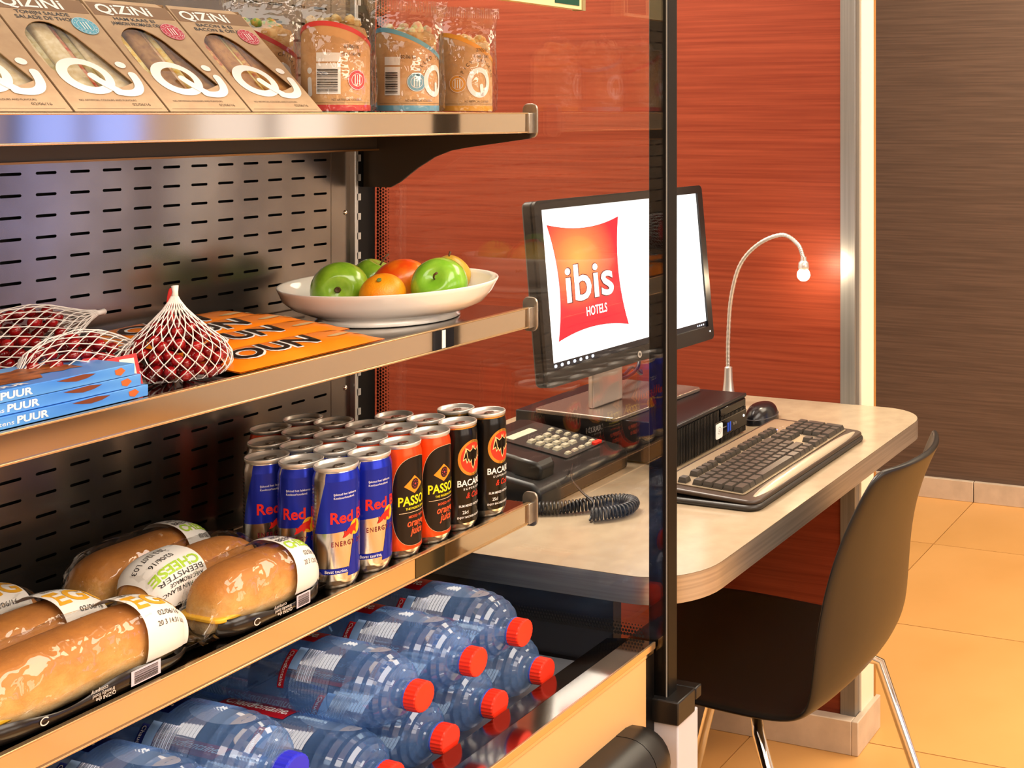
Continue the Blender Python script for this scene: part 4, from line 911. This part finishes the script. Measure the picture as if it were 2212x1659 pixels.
# ------------------------------------------------------------------ chocolate boxes
CHB = M('choc_blue', '#3f8fe0', 0.3)
def choc(x1, y0, z, rz, label):
    L, Wd, Hh = 0.245, 0.088, 0.0104
    t = thing('chocolate_box', label, 'chocolate', (x1, y0, z), rz, 'chocolate boxes stacked on the middle shelf')
    ob('carton', box(-L, 0, 0, Wd, 0, Hh), MN('choc_blue_grad', '#2f78d8', '#6fb6f2', (9, 9, 40), 0.3, detail=1, lo=0.3, hi=0.7), t, bevel=0.0006)
    F_ = lambda x, y: (x, -0.0003, y); T_ = lambda x, y: (x, y, Hh + 0.0003)
    ob('lettering', place(join(text('Intens', 0.0036, 0.0180, 0.0, align='l', x=-0.142, y=0.0028), text('PUUR', 0.0058, 0.0270, 0.03, align='l', x=-0.1215, y=0.0026)), F_), WHITE, t)
    ob('emblem', place(tess(ell(-0.152, 0.005, 0.0085, 0.0045, 20)), F_), WHITE, t)
    ob('emblem_letter', place(text('e', 0.0055, 0.0045, 0.02, x=-0.1485, y=0.0030), lambda x, y: (x, -0.0005, y)), M('choc_script', '#8a3a2a', 0.4), t)
    ob('chunk_picture', place(tess([(-0.0200, 0.0075), (-0.0135, 0.0090), (-0.0095, 0.0055), (-0.0140, 0.0018), (-0.0190, 0.0035)]), F_), M('choc_copper', '#c0602a', 0.4), t)
    ob('shard_picture', place(tess([(-0.074, 0.0085), (-0.050, 0.0100), (-0.038, 0.0085), (-0.046, 0.0060), (-0.056, 0.0050), (-0.064, 0.0062)]), F_), M('choc_brown', '#6b3318', 0.45), t)
    rn = random.Random(5); pl = [(-0.235, 0.030)]
    for k in range(24): pl.append((-0.235 + 0.009 * k, 0.016 + 0.006 * rn.random() + (0.012 if k > 18 else 0)))
    pl += [(-0.026, 0.045)] + [(-0.03 - 0.009 * k, 0.066 + 0.008 * rn.random()) for k in range(23)]
    ob('top_picture', place(tess(pl), T_), MN('choc_picture', '#5a2a14', '#b0642e', (60, 120, 10), 0.4), t)
    ob('top_lettering', place(join(text('PUUR', 0.008, 0.034, 0.02, align='l', x=-0.128, y=0.004), stroke(qc((-0.235, 0.010), (-0.17, 0.020), (-0.13, 0.016), 10), 0.005)), lambda x, y: (x, y, Hh + 0.0006)), WHITE, t)
    return t
choc(0.8510, 1.0340, SH[1] + 0.0016, 0.0, 'blue chocolate box at the bottom of the stack of three')
choc(0.8445, 1.0350, SH[1] + 0.0124, -0.012, 'blue chocolate box in the middle of the stack of three')
choc(0.8385, 1.0355, SH[1] + 0.0232, -0.004, 'blue chocolate box on top of the stack of three')

# ------------------------------------------------------------------ net bags of small red balls
NETM = M('net_white', '#e9e2dc', 0.5)
ball_me = None
BALLM = MN('ball_red', '#a00d12', '#6e0a10', (45, 45, 45), 0.16, coat=0.4)
def ballmesh():
    bm = bmesh.new(); bmesh.ops.create_icosphere(bm, subdivisions=2, radius=0.0056); me = bpy.data.meshes.new('ball'); bm.to_mesh(me); bm.free(); me.shade_smooth(); return me
ball_me = ballmesh(); ball_me.materials.append(BALLM)
def netbag(loc, prof, rot, ns, nlab, blab, grp, nballs, seed, card=None):
    """prof: list of (radius, height); the net closes at both ends; rot turns it over"""
    t = thing('net_bag', nlab, 'net bag', loc, 0, 'white net bags on the middle shelf')
    RM = Matrix.Rotation(rot[2], 4, 'Z') @ Matrix.Rotation(rot[1], 4, 'Y') @ Matrix.Rotation(rot[0], 4, 'X')
    def rad(h):
        for (r0, h0), (r1, h1) in zip(prof, prof[1:]):
            if h0 <= h <= h1: return r0 + (r1 - r0) * (h - h0) / max(h1 - h0, 1e-6)
        return prof[-1][0]
    h0, h1 = prof[0][1], prof[-1][1]; S = []; N = 44
    for d in (-1, 1):
        for k in range(ns):
            P = []
            for i in range(N + 1):
                h = h0 + (h1 - h0) * i / N; r = rad(h) + 0.0006
                ph_ = 2 * PI * k / ns + d * (2 * PI / ns) * (0.5 * math.acos(max(-1, min(1, math.cos(i * 0.8)))) / PI)
                P.append(RM @ Vector((r * math.cos(ph_), r * math.sin(ph_), h)))
            S.append(tube(P, 0.00052, 4))
    ob('net', join(*S), NETM, t)
    kt = [RM @ Vector((0, 0, h1 - 0.002)), RM @ Vector((0.001, 0, h1 + 0.004)), RM @ Vector((0.002, 0.001, h1 + 0.010))]
    ob('knot', tube(kt, [0.0035, 0.0026, 0.0034], 10), NETM, t, smooth=True)
    rn = random.Random(seed); pts = []; tries = 0
    while len(pts) < nballs and tries < 60000:
        tries += 1
        h = h0 + 0.0065 + (h1 - h0) * 0.62 * rn.random() ** 1.2; R_ = rad(h) - 0.0062
        if R_ < 0.003: continue
        a = rn.random() * 2 * PI; r = R_ * (1 if rn.random() < 0.8 else rn.random() ** 0.5)
        p = Vector((r * math.cos(a), r * math.sin(a), h))
        if all((p - q).length > 0.0110 for q in pts): pts.append(p)
    for p in pts:
        o = ob('red_ball', ball_me, None); o.location = Vector(loc) + RM @ p; o.rotation_euler = (rn.random() * 6, rn.random() * 6, 0)
        tag(o, blab, 'ball', grp)
    if card: card(t, RM)
    return t
CARDM = M('card_red', '#c01a1e', 0.4)
def card_a(t, RM):
    pl = ell(0.0, 0.052, 0.026, 0.030, 28)
    ob('card', prism(pl, 0.0008, Matrix.Translation((0.020, 0.030, 0.002)) @ Matrix.Rotation(math.radians(42), 4, 'Z') @ XZ), CARDM, t)
    ob('paper_tag', xf(prism(rrect(-0.012, 0.012, -0.005, 0.005, 0.001), 0.0006), Matrix.Translation((0.028, -0.034, 0.012)) @ Matrix.Rotation(0.9, 4, 'Z') @ Matrix.Rotation(1.2, 4, 'X')), M('paper_pale', '#ded2d2', 0.5), t)
def card_b(t, RM):
    fr_ = Matrix.Translation((0.020, -0.052, 0.003)) @ Matrix.Rotation(math.radians(-14), 4, 'Z') @ Matrix.Rotation(math.radians(-18), 4, 'X') @ XZ
    pl = [(-0.034, 0.0), (0.036, 0.0), (0.034, 0.031), (0.004, 0.029), (-0.003, 0.033), (-0.012, 0.033), (-0.026, 0.022)]
    c = ob('card', prism(pl, 0.0008, fr_), CARDM, t)
    pm_ = lambda x, y: fr_ @ Vector((x, y, 0.0011))
    sub('barcode_label', place(tess([(0.018, 0.002), (0.032, 0.002), (0.031, 0.027), (0.018, 0.027)]), pm_), M('label_mint', '#d7e6cf', 0.5), c)
    sub('barcode_bars', place(barcode(0.020, 0.029, 0.006, 0.022, 12, False, 9), lambda x, y: fr_ @ Vector((x, y, 0.0014))), M('bar_green', '#2e5a3a', 0.5), c)
    sub('card_print', place(join(*[stroke([(-0.008, 0.024 - 0.003 * k), (0.014, 0.024 - 0.003 * k)], 0.0007) for k in range(5)], *[stroke([(-0.024, 0.018 - 0.0028 * k), (-0.012, 0.018 - 0.0028 * k)], 0.0006) for k in range(5)]), pm_), M('card_pink', '#e2897a', 0.5), c)
    sub('green_dot', place(tess(ell(-0.013, 0.004, 0.002, 0.0022, 14)), pm_), M('dot_green', '#1f7a3a', 0.5), c)
netbag((0.9215, 1.0845, SH[1] + 0.0008), [(0.020, 0.0), (0.044, 0.003), (0.0505, 0.012), (0.0500, 0.022), (0.043, 0.034), (0.030, 0.046), (0.019, 0.057), (0.010, 0.067), (0.004, 0.076), (0.0022, 0.080)], (0, 0, 0.3), 24,
       'upright white net bag beside the chocolate boxes', 'small glossy red ball inside the upright net bag', 'red balls in the upright net bag', 105, 4, card_a)
netbag((0.8050, 1.1950, SH[1] + 0.034), [(0.012, -0.02), (0.026, -0.012), (0.033, 0.005), (0.0335, 0.035), (0.031, 0.06), (0.024, 0.08), (0.014, 0.10), (0.006, 0.117), (0.0025, 0.128)], (0, math.radians(80), math.radians(4)), 20,
       'white net bag lying on its side behind the chocolate boxes', 'small glossy red ball inside the net bag lying behind the chocolate', 'red balls in the net bag behind the chocolate', 85, 8, None)
netbag((0.8350, 1.1080, SH[1] + 0.030), [(0.008, -0.05), (0.020, -0.04), (0.027, -0.02), (0.028, 0.01), (0.022, 0.03), (0.012, 0.048), (0.004, 0.060), (0.002, 0.066)], (0, math.radians(84), math.radians(2)), 18,
       'small white net bag with a red card behind the top chocolate box', 'small glossy red ball inside the net bag with red card', 'red balls in the net bag with the red card', 55, 12, None)
cdt = thing('card_tag', 'red printed card with barcode standing behind the chocolate boxes', 'card', (0.818, 1.128, SH[1] + 0.0012))
card_b(cdt, None)

# ------------------------------------------------------------------ orange snack bags
ORM = MN('snack_orange', '#f07a12', '#f58a1c', (20, 20, 20), 0.28)
def snack(x, y, z, rz, tilt, label):
    t = thing('snack_bag', label, 'snack bag', (x, y, z), rz, 'flat orange snack bags beside the bowl')
    L, Wd = 0.200, 0.078; nx_, ny_ = 14, 8; V = []; Fc = []
    def hz(a, b):
        e = max(0.0, 1 - (2 * a - 1) ** 6) * max(0.0, 1 - (2 * b - 1) ** 4)
        return 0.0085 * e + 0.0006 * math.sin(a * 23) * e
    for side in (0, 1):
        for i in range(nx_ + 1):
            for j in range(ny_ + 1):
                a, b = i / nx_, j / ny_
                V.append((-L + L * a, Wd * b, (0.0016 + hz(a, b)) if side else 0.0004))
    n = (nx_ + 1) * (ny_ + 1)
    for i in range(nx_):
        for j in range(ny_):
            q = i * (ny_ + 1) + j; f = (q, q + ny_ + 1, q + ny_ + 2, q + 1)
            Fc.append(tuple(k + n for k in f)); Fc.append(tuple(reversed(f)))
    R_ = Matrix.Rotation(tilt, 4, 'X')
    ob('pouch', xf((V, Fc), R_), ORM, t, smooth=True)
    top = lambda d: (lambda x_, y_: R_ @ Vector((x_, y_, 0.0016 + hz((x_ + L) / L, y_ / Wd) + d)))
    for bo, d, mt in ((0.060, 0.0006, WHITE), (0.020, 0.0011, M('snack_black', '#261812', 0.35))):
        ob('lettering', place(subx(text('OUN', 0.034, 0.110, bo, 0.25, align='l', x=-0.180, y=0.018), 0.006), top(d)), mt, t)
    ob('nut_picture', place(join(tess(ell(-0.040, 0.030, 0.016, 0.0045, 18)), tess(ell(-0.018, 0.024, 0.006, 0.003, 14))), top(0.0006)), M('snack_nut', '#c9a878', 0.5), t)
    ob('corner_picture', place(tess([(-0.062, 0.070), (-0.030, 0.050), (-0.012, 0.058), (-0.030, 0.074)]), top(0.0006)), M('snack_maroon', '#8a2a20', 0.4), t)
snack(1.1530, 1.0330, SH[1] + 0.0014, 0.0, 0.06, 'orange snack bag lying at the front edge of the middle shelf')
snack(1.1650, 1.0950, SH[1] + 0.0074, -0.02, 0.05, 'orange snack bag, second from the front rail')
snack(1.1700, 1.1520, SH[1] + 0.0110, 0.02, 0.06, 'orange snack bag, third from the front rail')
snack(1.1650, 1.2060, SH[1] + 0.0130, 0.01, 0.05, 'orange snack bag at the back of the row, touching the slotted panel')

# ------------------------------------------------------------------ fruit bowl
CR_, SN = math.cos(YAW), math.sin(YAW)
bw = thing('fruit_bowl', 'white oval ceramic bowl holding fruit on the middle shelf', 'bowl', (1.2885, 1.1480, SH[1] + 0.0004))
LAT = Vector((SN, -CR_, 0)); DEP = Vector((CR_, SN, 0))
def bowl_ring(k, kd, z, slope=0.0, n=56, inset=0.0):
    out = []
    for q in range(n):
        a = 2 * PI * q / n; c, s_ = math.cos(a), math.sin(a)
        out.append(LAT * ((0.137 * k - inset) * c) + DEP * ((0.098 * kd - inset) * s_) + Vector((0, 0, z * 0.84 + slope * s_ + 0.003 * slope / 0.0055 * c * (1 if slope else 0))))
    return out
rings = [bowl_ring(0.62, 0.86, 0.0), bowl_ring(0.635, 0.875, 0.0015), bowl_ring(0.615, 0.855, 0.0055), bowl_ring(0.61, 0.845, 0.009), bowl_ring(0.72, 0.875, 0.0125, 0.001), bowl_ring(0.86, 0.925, 0.0220, 0.003), bowl_ring(0.950, 0.968, 0.0365, 0.006), bowl_ring(0.985, 0.985, 0.0485, 0.0055), bowl_ring(1.0, 1.0, 0.0535, 0.0055),
         bowl_ring(0.995, 0.995, 0.0550, 0.0055), bowl_ring(0.98, 0.98, 0.0540, 0.0055), bowl_ring(0.965, 0.965, 0.0490, 0.0055), bowl_ring(0.905, 0.915, 0.0370, 0.004), bowl_ring(0.78, 0.82, 0.0235, 0.003), bowl_ring(0.58, 0.62, 0.0135), bowl_ring(0.40, 0.40, 0.0100), bowl_ring(0.1, 0.1, 0.0092)]
ob('ceramic', loft(rings), M('ceramic_white', '#f0ece4', 0.12, coat=0.5), bw, smooth=True)
def fruit(name, label, loc, r, mat, prof_fn, rot, stem=None):
    t = thing(name, label, {'apple': 'apple', 'mandarin': 'orange', 'mango': 'mango', 'pear': 'pear'}[name], loc, 0, 'fruit in the white bowl')
    RM = Matrix.Rotation(rot[2], 4, 'Z') @ Matrix.Rotation(rot[1], 4, 'Y') @ Matrix.Rotation(rot[0], 4, 'X')
    pr = [prof_fn(i / 24) for i in range(25)]
    ob('skin', xf(lathe([(max(0.0002, a * r), b * r) for a, b in pr], 36), RM), mat, t, smooth=True)
    if stem == 'stalk': ob('stem', xf(tube([(0, 0, r * 0.55), (0.001, 0, r * 0.85), (0.004, 0.001, r * 1.12), (0.008, 0.002, r * 1.22)], [0.0012, 0.0011, 0.0012, 0.0016], 8), RM), M('stem_brown', '#5a3a1c', 0.6), t, smooth=True)
    if stem == 'calyx': ob('calyx', xf(lathe([(0.0005, r * 0.72), (0.004, r * 0.70), (0.003, r * 0.78), (0.0005, r * 0.74)], 10), RM), M('calyx_brown', '#4a3216', 0.7), t)
    if stem == 'button': ob('button', xf(lathe([(0.0028, r * 0.93), (0.0030, r * 0.98), (0.0014, r * 0.995), (0.0003, r * 0.985)], 10), RM), M('button_green', '#6a7a3a', 0.6), t)
    return t
def f_apple(t):
    a = PI * t; s_ = math.sin(a); rr_ = s_ ** 0.92 * (1 + 0.04 * math.cos(a)); z_ = -math.cos(a) * 0.90
    dim = max(0, math.cos(a) * -1) ** 14 * 0.24 - max(0, math.cos(a)) ** 14 * 0.14
    return rr_, z_ - dim
def f_orange(t): a = PI * t; return math.sin(a), -0.90 * math.cos(a)
def f_mango(t): a = PI * t; return 0.92 * math.sin(a), -1.15 * math.cos(a)
def f_pear(t): a = PI * t; return math.sin(a) * (1 - 0.28 * max(0, -math.cos(a))), -1.1 * math.cos(a)
GREEN = MN('apple_green', '#76b32a', '#8fc63c', (55, 55, 55), 0.2, coat=0.4)
GREEN2 = MN('apple_olive', '#6f9a22', '#8db531', (50, 50, 50), 0.2, coat=0.4)
BC = Vector((1.2885, 1.1480, 0))
def at_(l, d, z): p = BC + LAT * l + DEP * d; return (p.x, p.y, z)
fruit('apple', 'green apple at the left end of the bowl, blossom end facing out', at_(-0.050, -0.030, 1.1430), 0.0345, GREEN2, f_apple, (math.radians(84), 0, math.radians(-52)), 'calyx')
fruit('apple', 'bright green apple at the right end of the bowl with its stalk showing', at_(0.071, -0.020, 1.1480), 0.0345, GREEN, f_apple, (math.radians(66), 0, math.radians(-66)), 'stalk')
fruit('mandarin', 'orange mandarin at the front of the bowl between two apples', at_(0.012, -0.050, 1.1395), 0.0275, MN('mandarin_skin', '#f08c10', '#f5a01e', (60, 60, 60), 0.35, bump=0.25, bscale=(500, 500, 500)), f_orange, (math.radians(40), 0, math.radians(-62)), 'button')
fruit('mango', 'red and orange mango behind the mandarin', at_(0.006, 0.020, 1.1450), 0.0320, MN('mango_skin', '#e04a10', '#ee8e1e', (22, 22, 22), 0.28, coat=0.2, lo=0.4, hi=0.62), f_mango, (math.radians(70), math.radians(10), math.radians(20)), None)
fruit('apple', 'mostly hidden green apple at the back of the bowl', at_(-0.040, 0.050, 1.1470), 0.0280, GREEN2, f_apple, (0.4, 0.2, 0), 'stalk')
fruit('pear', 'yellowish pear with a dark stalk at the back of the bowl', at_(0.058, 0.056, 1.1500), 0.0270, MN('pear_skin', '#b8902a', '#c8a83a', (50, 50, 50), 0.35), f_pear, (0.3, -0.5, 0), 'stalk')

# ------------------------------------------------------------------ filled rolls in printed film on the lowest shelf
CRUST = None
def crust_mat():
    m = M('roll_crust', '#c9863c', 0.6); nt = m.node_tree; b = nt.nodes['Principled BSDF']
    tc = nt.nodes.new('ShaderNodeTexCoord'); sp = nt.nodes.new('ShaderNodeSeparateXYZ'); nz = nt.nodes.new('ShaderNodeTexNoise')
    nz.inputs['Scale'].default_value = 46; nz.inputs['Detail'].default_value = 9; nz.inputs['Roughness'].default_value = 0.68
    mr = nt.nodes.new('ShaderNodeMapRange'); mr.inputs[1].default_value = 0.0; mr.inputs[2].default_value = 0.060
    ad = nt.nodes.new('ShaderNodeMath'); ad.operation = 'MULTIPLY_ADD'; ad.inputs[1].default_value = 0.75
    sb = nt.nodes.new('ShaderNodeMath'); sb.operation = 'SUBTRACT'; sb.inputs[1].default_value = 0.40
    rp = nt.nodes.new('ShaderNodeValToRGB'); e = rp.color_ramp.elements
    e[0].position = 0.12; e[0].color = srgb('#e8cfa0'); e[1].position = 1.0; e[1].color = srgb('#b27238')
    e2 = e.new(0.42); e2.color = srgb('#dfa95e'); e3 = e.new(0.72); e3.color = srgb('#cf883e')
    nt.links.new(tc.outputs['Object'], sp.inputs[0]); nt.links.new(tc.outputs['Object'], nz.inputs['Vector'])
    nt.links.new(sp.outputs[2], mr.inputs[0]); nt.links.new(nz.outputs[0], ad.inputs[0]); nt.links.new(mr.outputs[0], ad.inputs[2]); nt.links.new(ad.outputs[0], sb.inputs[0])
    nt.links.new(sb.outputs[0], rp.inputs[0]); nt.links.new(rp.outputs[0], b.inputs['Base Color'])
    bp = nt.nodes.new('ShaderNodeBump'); bp.inputs['Strength'].default_value = 0.5; bp.inputs['Distance'].default_value = 0.004
    nt.links.new(nz.outputs[0], bp.inputs['Height']); nt.links.new(bp.outputs[0], b.inputs['Normal'])
    return m
CRUST = crust_mat()
TRAY = M('film_black', '#1d1713', 0.22)
ROLLFILM = MCLEAR('roll_film', (0.985, 0.985, 0.98, 1), 0.045, 0.07, 0.45, crinkle=1.0, cscale=30)
LR, LHh = 0.0335, 0.058            # half width, height of a roll
def loaf_pt(x, phi, L, k=0.0, rough=True):
    """surface of a roll, axis x in 0..L, phi from 0 (front, -y) over the top to 180 (back)"""
    e = max(0.02, 1 - abs(2 * x / L - 1) ** 5.0) ** 0.5
    c, s_ = math.cos(phi), math.sin(phi)
    ry = (LR + k) * (0.35 + 0.65 * e) if e < 1 else LR + k; hz = (LHh + k) * (0.30 + 0.70 * e)
    if rough and k == 0: ry *= 1 + 0.035 * noise.noise(Vector((x * 40, phi * 2, L * 7)))
    yy = -ry * math.copysign(abs(c) ** 0.8, c); zz = hz * 0.46 + hz * 0.54 * math.copysign(abs(s_) ** 0.85, s_)
    return Vector((x, yy, zz))
def roll(loc, rz, L, lab_x, kind, label, flip=False, front=True):
    t = thing('filled_roll', label, 'sandwich roll', loc, rz, 'filled rolls in printed film on the lowest shelf')
    n = 28; rings = []
    for i in range(29):
        x = L * (0.002 + 0.996 * (0.5 - 0.5 * math.cos(PI * i / 28)))
        rings.append([loaf_pt(x, 2 * PI * q / n, L) + Vector((0, 0, 0.004)) for q in range(n)])
    ob('roll', loft(rings), CRUST, t, smooth=True)
    fm = M('egg_filling', '#e8b22c', 0.5) if kind == 'egg' else M('cheese_filling', '#eeb93a', 0.45)
    ob('filling', prism(rrect(-0.004, L - 0.010, -LR * 0.90, LR * 0.90, 0.012), 0.005, Matrix.Translation((0, 0, 0.016))), fm, t, bevel=0.0015)
    # black printed base film with clear top
    P = []
    for i in range(31):
        x = -0.016 + (L + 0.034) * i / 30; xc = min(max(x, 0.002), L - 0.002)
        end = 1.0 if 0 <= x <= L else max(0.25, 1 - (abs(x - xc) / 0.017) * 0.75)
        ring = []
        for q in range(36):
            ph_ = 2 * PI * q / 36; p = loaf_pt(xc, ph_, L, 0.0050); wob = 0.0030 * noise.noise(Vector((x * 90, q * 0.9, loc[1] * 50)))
            p.z = 0.0012 + (p.z + 0.004) * end if p.z > -0.01 else 0.0012
            p.z = max(p.z, 0.0012); p.y *= (1.0 if end == 1 else 1.05); p.x = x; ring.append(p + Vector((0, wob, abs(wob))))
        P.append(ring)
    ob('clear_film', loft(P, True, False, False), ROLLFILM, t, smooth=True)
    B = []
    for i in range(31):
        x = -0.022 + (L + 0.048) * i / 30; xc = min(max(x, 0.002), L - 0.002)
        w_ = -loaf_pt(xc, 0, L, 0.0066).y * (1.0 if 0 <= x <= L else 1.0)
        hgt = 0.0150 + 0.0045 * math.sin(x * 55 + loc[1] * 30) if 0 <= x <= L else 0.006
        B.append([(x, -w_ - 0.0006, hgt), (x, -w_ - 0.0004, 0.006), (x, -w_ + 0.003, 0.0008), (x, w_ - 0.003, 0.0008), (x, w_ + 0.0004, 0.006), (x, w_ + 0.0006, hgt)])
    ob('black_film', loft(B, False, False, False), TRAY, t, smooth=True, solid=-0.0004)
    wf = lambda xa: -loaf_pt(min(max(xa, 0.003), L - 0.003), 0, L, 0.0074).y
    F_ = lambda g: place(g, lambda x, y: (x, -wf(x) - 0.0008, y))
    inv = lambda g, x0, y0: ([(x0 - x, y0 - y) for x, y in g[0]], g[1])
    if front:
        ob('film_lettering', F_(join(inv(text('QiZiNi the', 0.0034, 0.019, 0.005), L * 0.52, 0.0075), inv(text('friendly food', 0.0034, 0.021, 0.0), L * 0.52 - 0.002, 0.0112), inv(text('company', 0.0034, 0.016, 0.0), L * 0.52 - 0.006, 0.0150), stroke(arc(L * 0.25, 0.0085, 0.0035, 0.0032, 40, 330), 0.0010))), M('film_print', '#d8cfc6', 0.5), t)
        bcl = ob('barcode_label', F_(tess([(L * 0.64, 0.003), (L * 0.79, 0.003), (L * 0.79, 0.0165), (L * 0.64, 0.0165)])), M('label_lilac', '#cdc3cf', 0.5), t)
        sub('barcode_bars', place(barcode(L * 0.655, L * 0.775, 0.0045, 0.0150, 16, False, 11), lambda x, y: (x, -wf(x) - 0.0011, y)), BLACK, bcl)
    # paper label over the top
    lx0, lx1 = lab_x
    def lab(u_, w, d=0.0):
        """u_ along the roll, w 0..1 from the front low edge over the top"""
        return loaf_pt(min(max(u_, 0.004), L - 0.004), math.radians(-30 + 180 * w), L, 0.0072 + d, False) * 1.0 + Vector((u_ - min(max(u_, 0.004), L - 0.004), 0, 0.004))
    nu, nw = 12, 22; V = []; Fc = []
    for i in range(nu + 1):
        for j in range(nw + 1):
            V.append(lab(lx0 + (lx1 - lx0) * i / nu, j / nw * 0.92 + 0.02))
    for i in range(nu):
        for j in range(nw):
            a = i * (nw + 1) + j; Fc.append((a, a + nw + 1, a + nw + 2, a + 1))
    lb = ob('paper_label', (V, Fc), M('label_paper', '#efeae2', 0.5), t, smooth=True)
    wd = lx1 - lx0; SPAN = 0.110     # label length over the roll in metres
    def lm(d):
        if flip: return lambda x, y: lab(lx0 + wd * (1 - x), 0.94 - 0.92 * (y / SPAN), d)
        return lambda x, y: lab(lx0 + wd * x, 0.02 + 0.92 * (y / SPAN), d)
    ext = lambda g: subx(g, 0.10)
    tx = lambda s_, h, w_, x, y, b=0.0, sh=0.0: text(s_, h, w_, b, sh, x=x, y=y)
    if kind == 'egg':
        sub('label_letters', place(ext(tx('EGG', 0.022, 0.92, 0.50, 0.055, 0.03)), lm(0.0005)), M('label_amber', '#e3a72e', 0.5), lb)
        sub('label_print', place(join(tx('WIT BROOD EI', 0.0045, 0.62, 0.45, 0.094, 0.006), tx('PETIT PAIN', 0.0045, 0.55, 0.42, 0.087, 0.006), tx("BLANC OEUF", 0.0045, 0.55, 0.42, 0.080, 0.006), tx('02/06/16', 0.0062, 0.46, 0.52, 0.040), tx('20 3 14:31 L03', 0.0055, 0.66, 0.55, 0.029)), lm(0.0005)), BLACK, lb)
    else:
        sub('label_letters', place(ext(tx('CHEESE', 0.0130, 0.90, 0.50, 0.052, 0.03)), lm(0.0005)), M('label_lime', '#a9cf3e', 0.5), lb)
        sub('label_print', place(join(tx('WIT BROOD', 0.0045, 0.5, 0.40, 0.097, 0.006), tx('KAAS', 0.0045, 0.28, 0.28, 0.090, 0.006), tx('PETIT PAIN BLANC', 0.0045, 0.8, 0.48, 0.083, 0.006), tx('AVEC FROMAGE', 0.0045, 0.66, 0.42, 0.076, 0.006), tx('BEEMSTER', 0.0066, 0.85, 0.48, 0.067, 0.0), tx('02/06/16', 0.0062, 0.46, 0.58, 0.038), tx('20 3 12:07 L03', 0.0055, 0.66, 0.60, 0.027)), lm(0.0005)), BLACK, lb)
        if flip:
            bn = [(0.0, 0.0995), (1.0, 0.0995), (1.0, 0.1190), (0.0, 0.1190)]
            q_ = ob('brand_label', place(subx(tess([(x, y) for x, y in bn]), 0.1), lm(0.0004)), M('label_espresso', '#2a1a14', 0.45)); q_.parent = lb
            sub('brand_lettering', place(tx('QiZiNi', 0.0105, 0.75, 0.5, 0.1040, 0.01), lm(0.0008)), WHITE, lb)
    # crimped film ends
    for xe, sgn in ((-0.016, -1), (L + 0.018, 1)):
        fin = []
        for k in range(9):
            yy = -LR * 0.9 + LR * 1.8 * k / 8
            fin.append([Vector((xe, yy, 0.004 + 0.006 * (1 - abs(k - 4) / 4))), Vector((xe + sgn * 0.010, yy * 1.12, 0.006 + 0.004 * math.sin(k * 2.1)))])
        ob('film_end', loft(fin, False, False, False), ROLLFILM, t, smooth=False, solid=-0.0003)
    return t
SZ = SH[2] + 0.0012
roll((0.700, 1.0725, SZ), 0.0, 0.205, (0.150, 0.205), 'egg', 'egg roll with white label at the front rail, nearest the camera')
roll((0.690, 1.1480, SZ), 0.0, 0.200, (0.140, 0.196), 'egg', 'egg roll with white label, second back from the rail', front=False)
roll((0.690, 1.2240, SZ), 0.0, 0.190, (0.110, 0.165), 'egg', 'egg roll at the back by the slotted panel', front=False)
roll((0.940, 1.0725, SZ), 0.0, 0.128, (0.084, 0.126), 'cheese', 'cheese roll with lime green label at the front rail beside the cans')
roll((0.922, 1.1465, SZ), 0.0, 0.145, (0.004, 0.058), 'cheese', 'cheese roll with upside-down label, second back from the rail', flip=True, front=False)
roll((0.922, 1.2230, SZ), 0.0, 0.150, (0.104, 0.148), 'cheese', 'cheese roll at the back, right beside the blue cans', front=False)
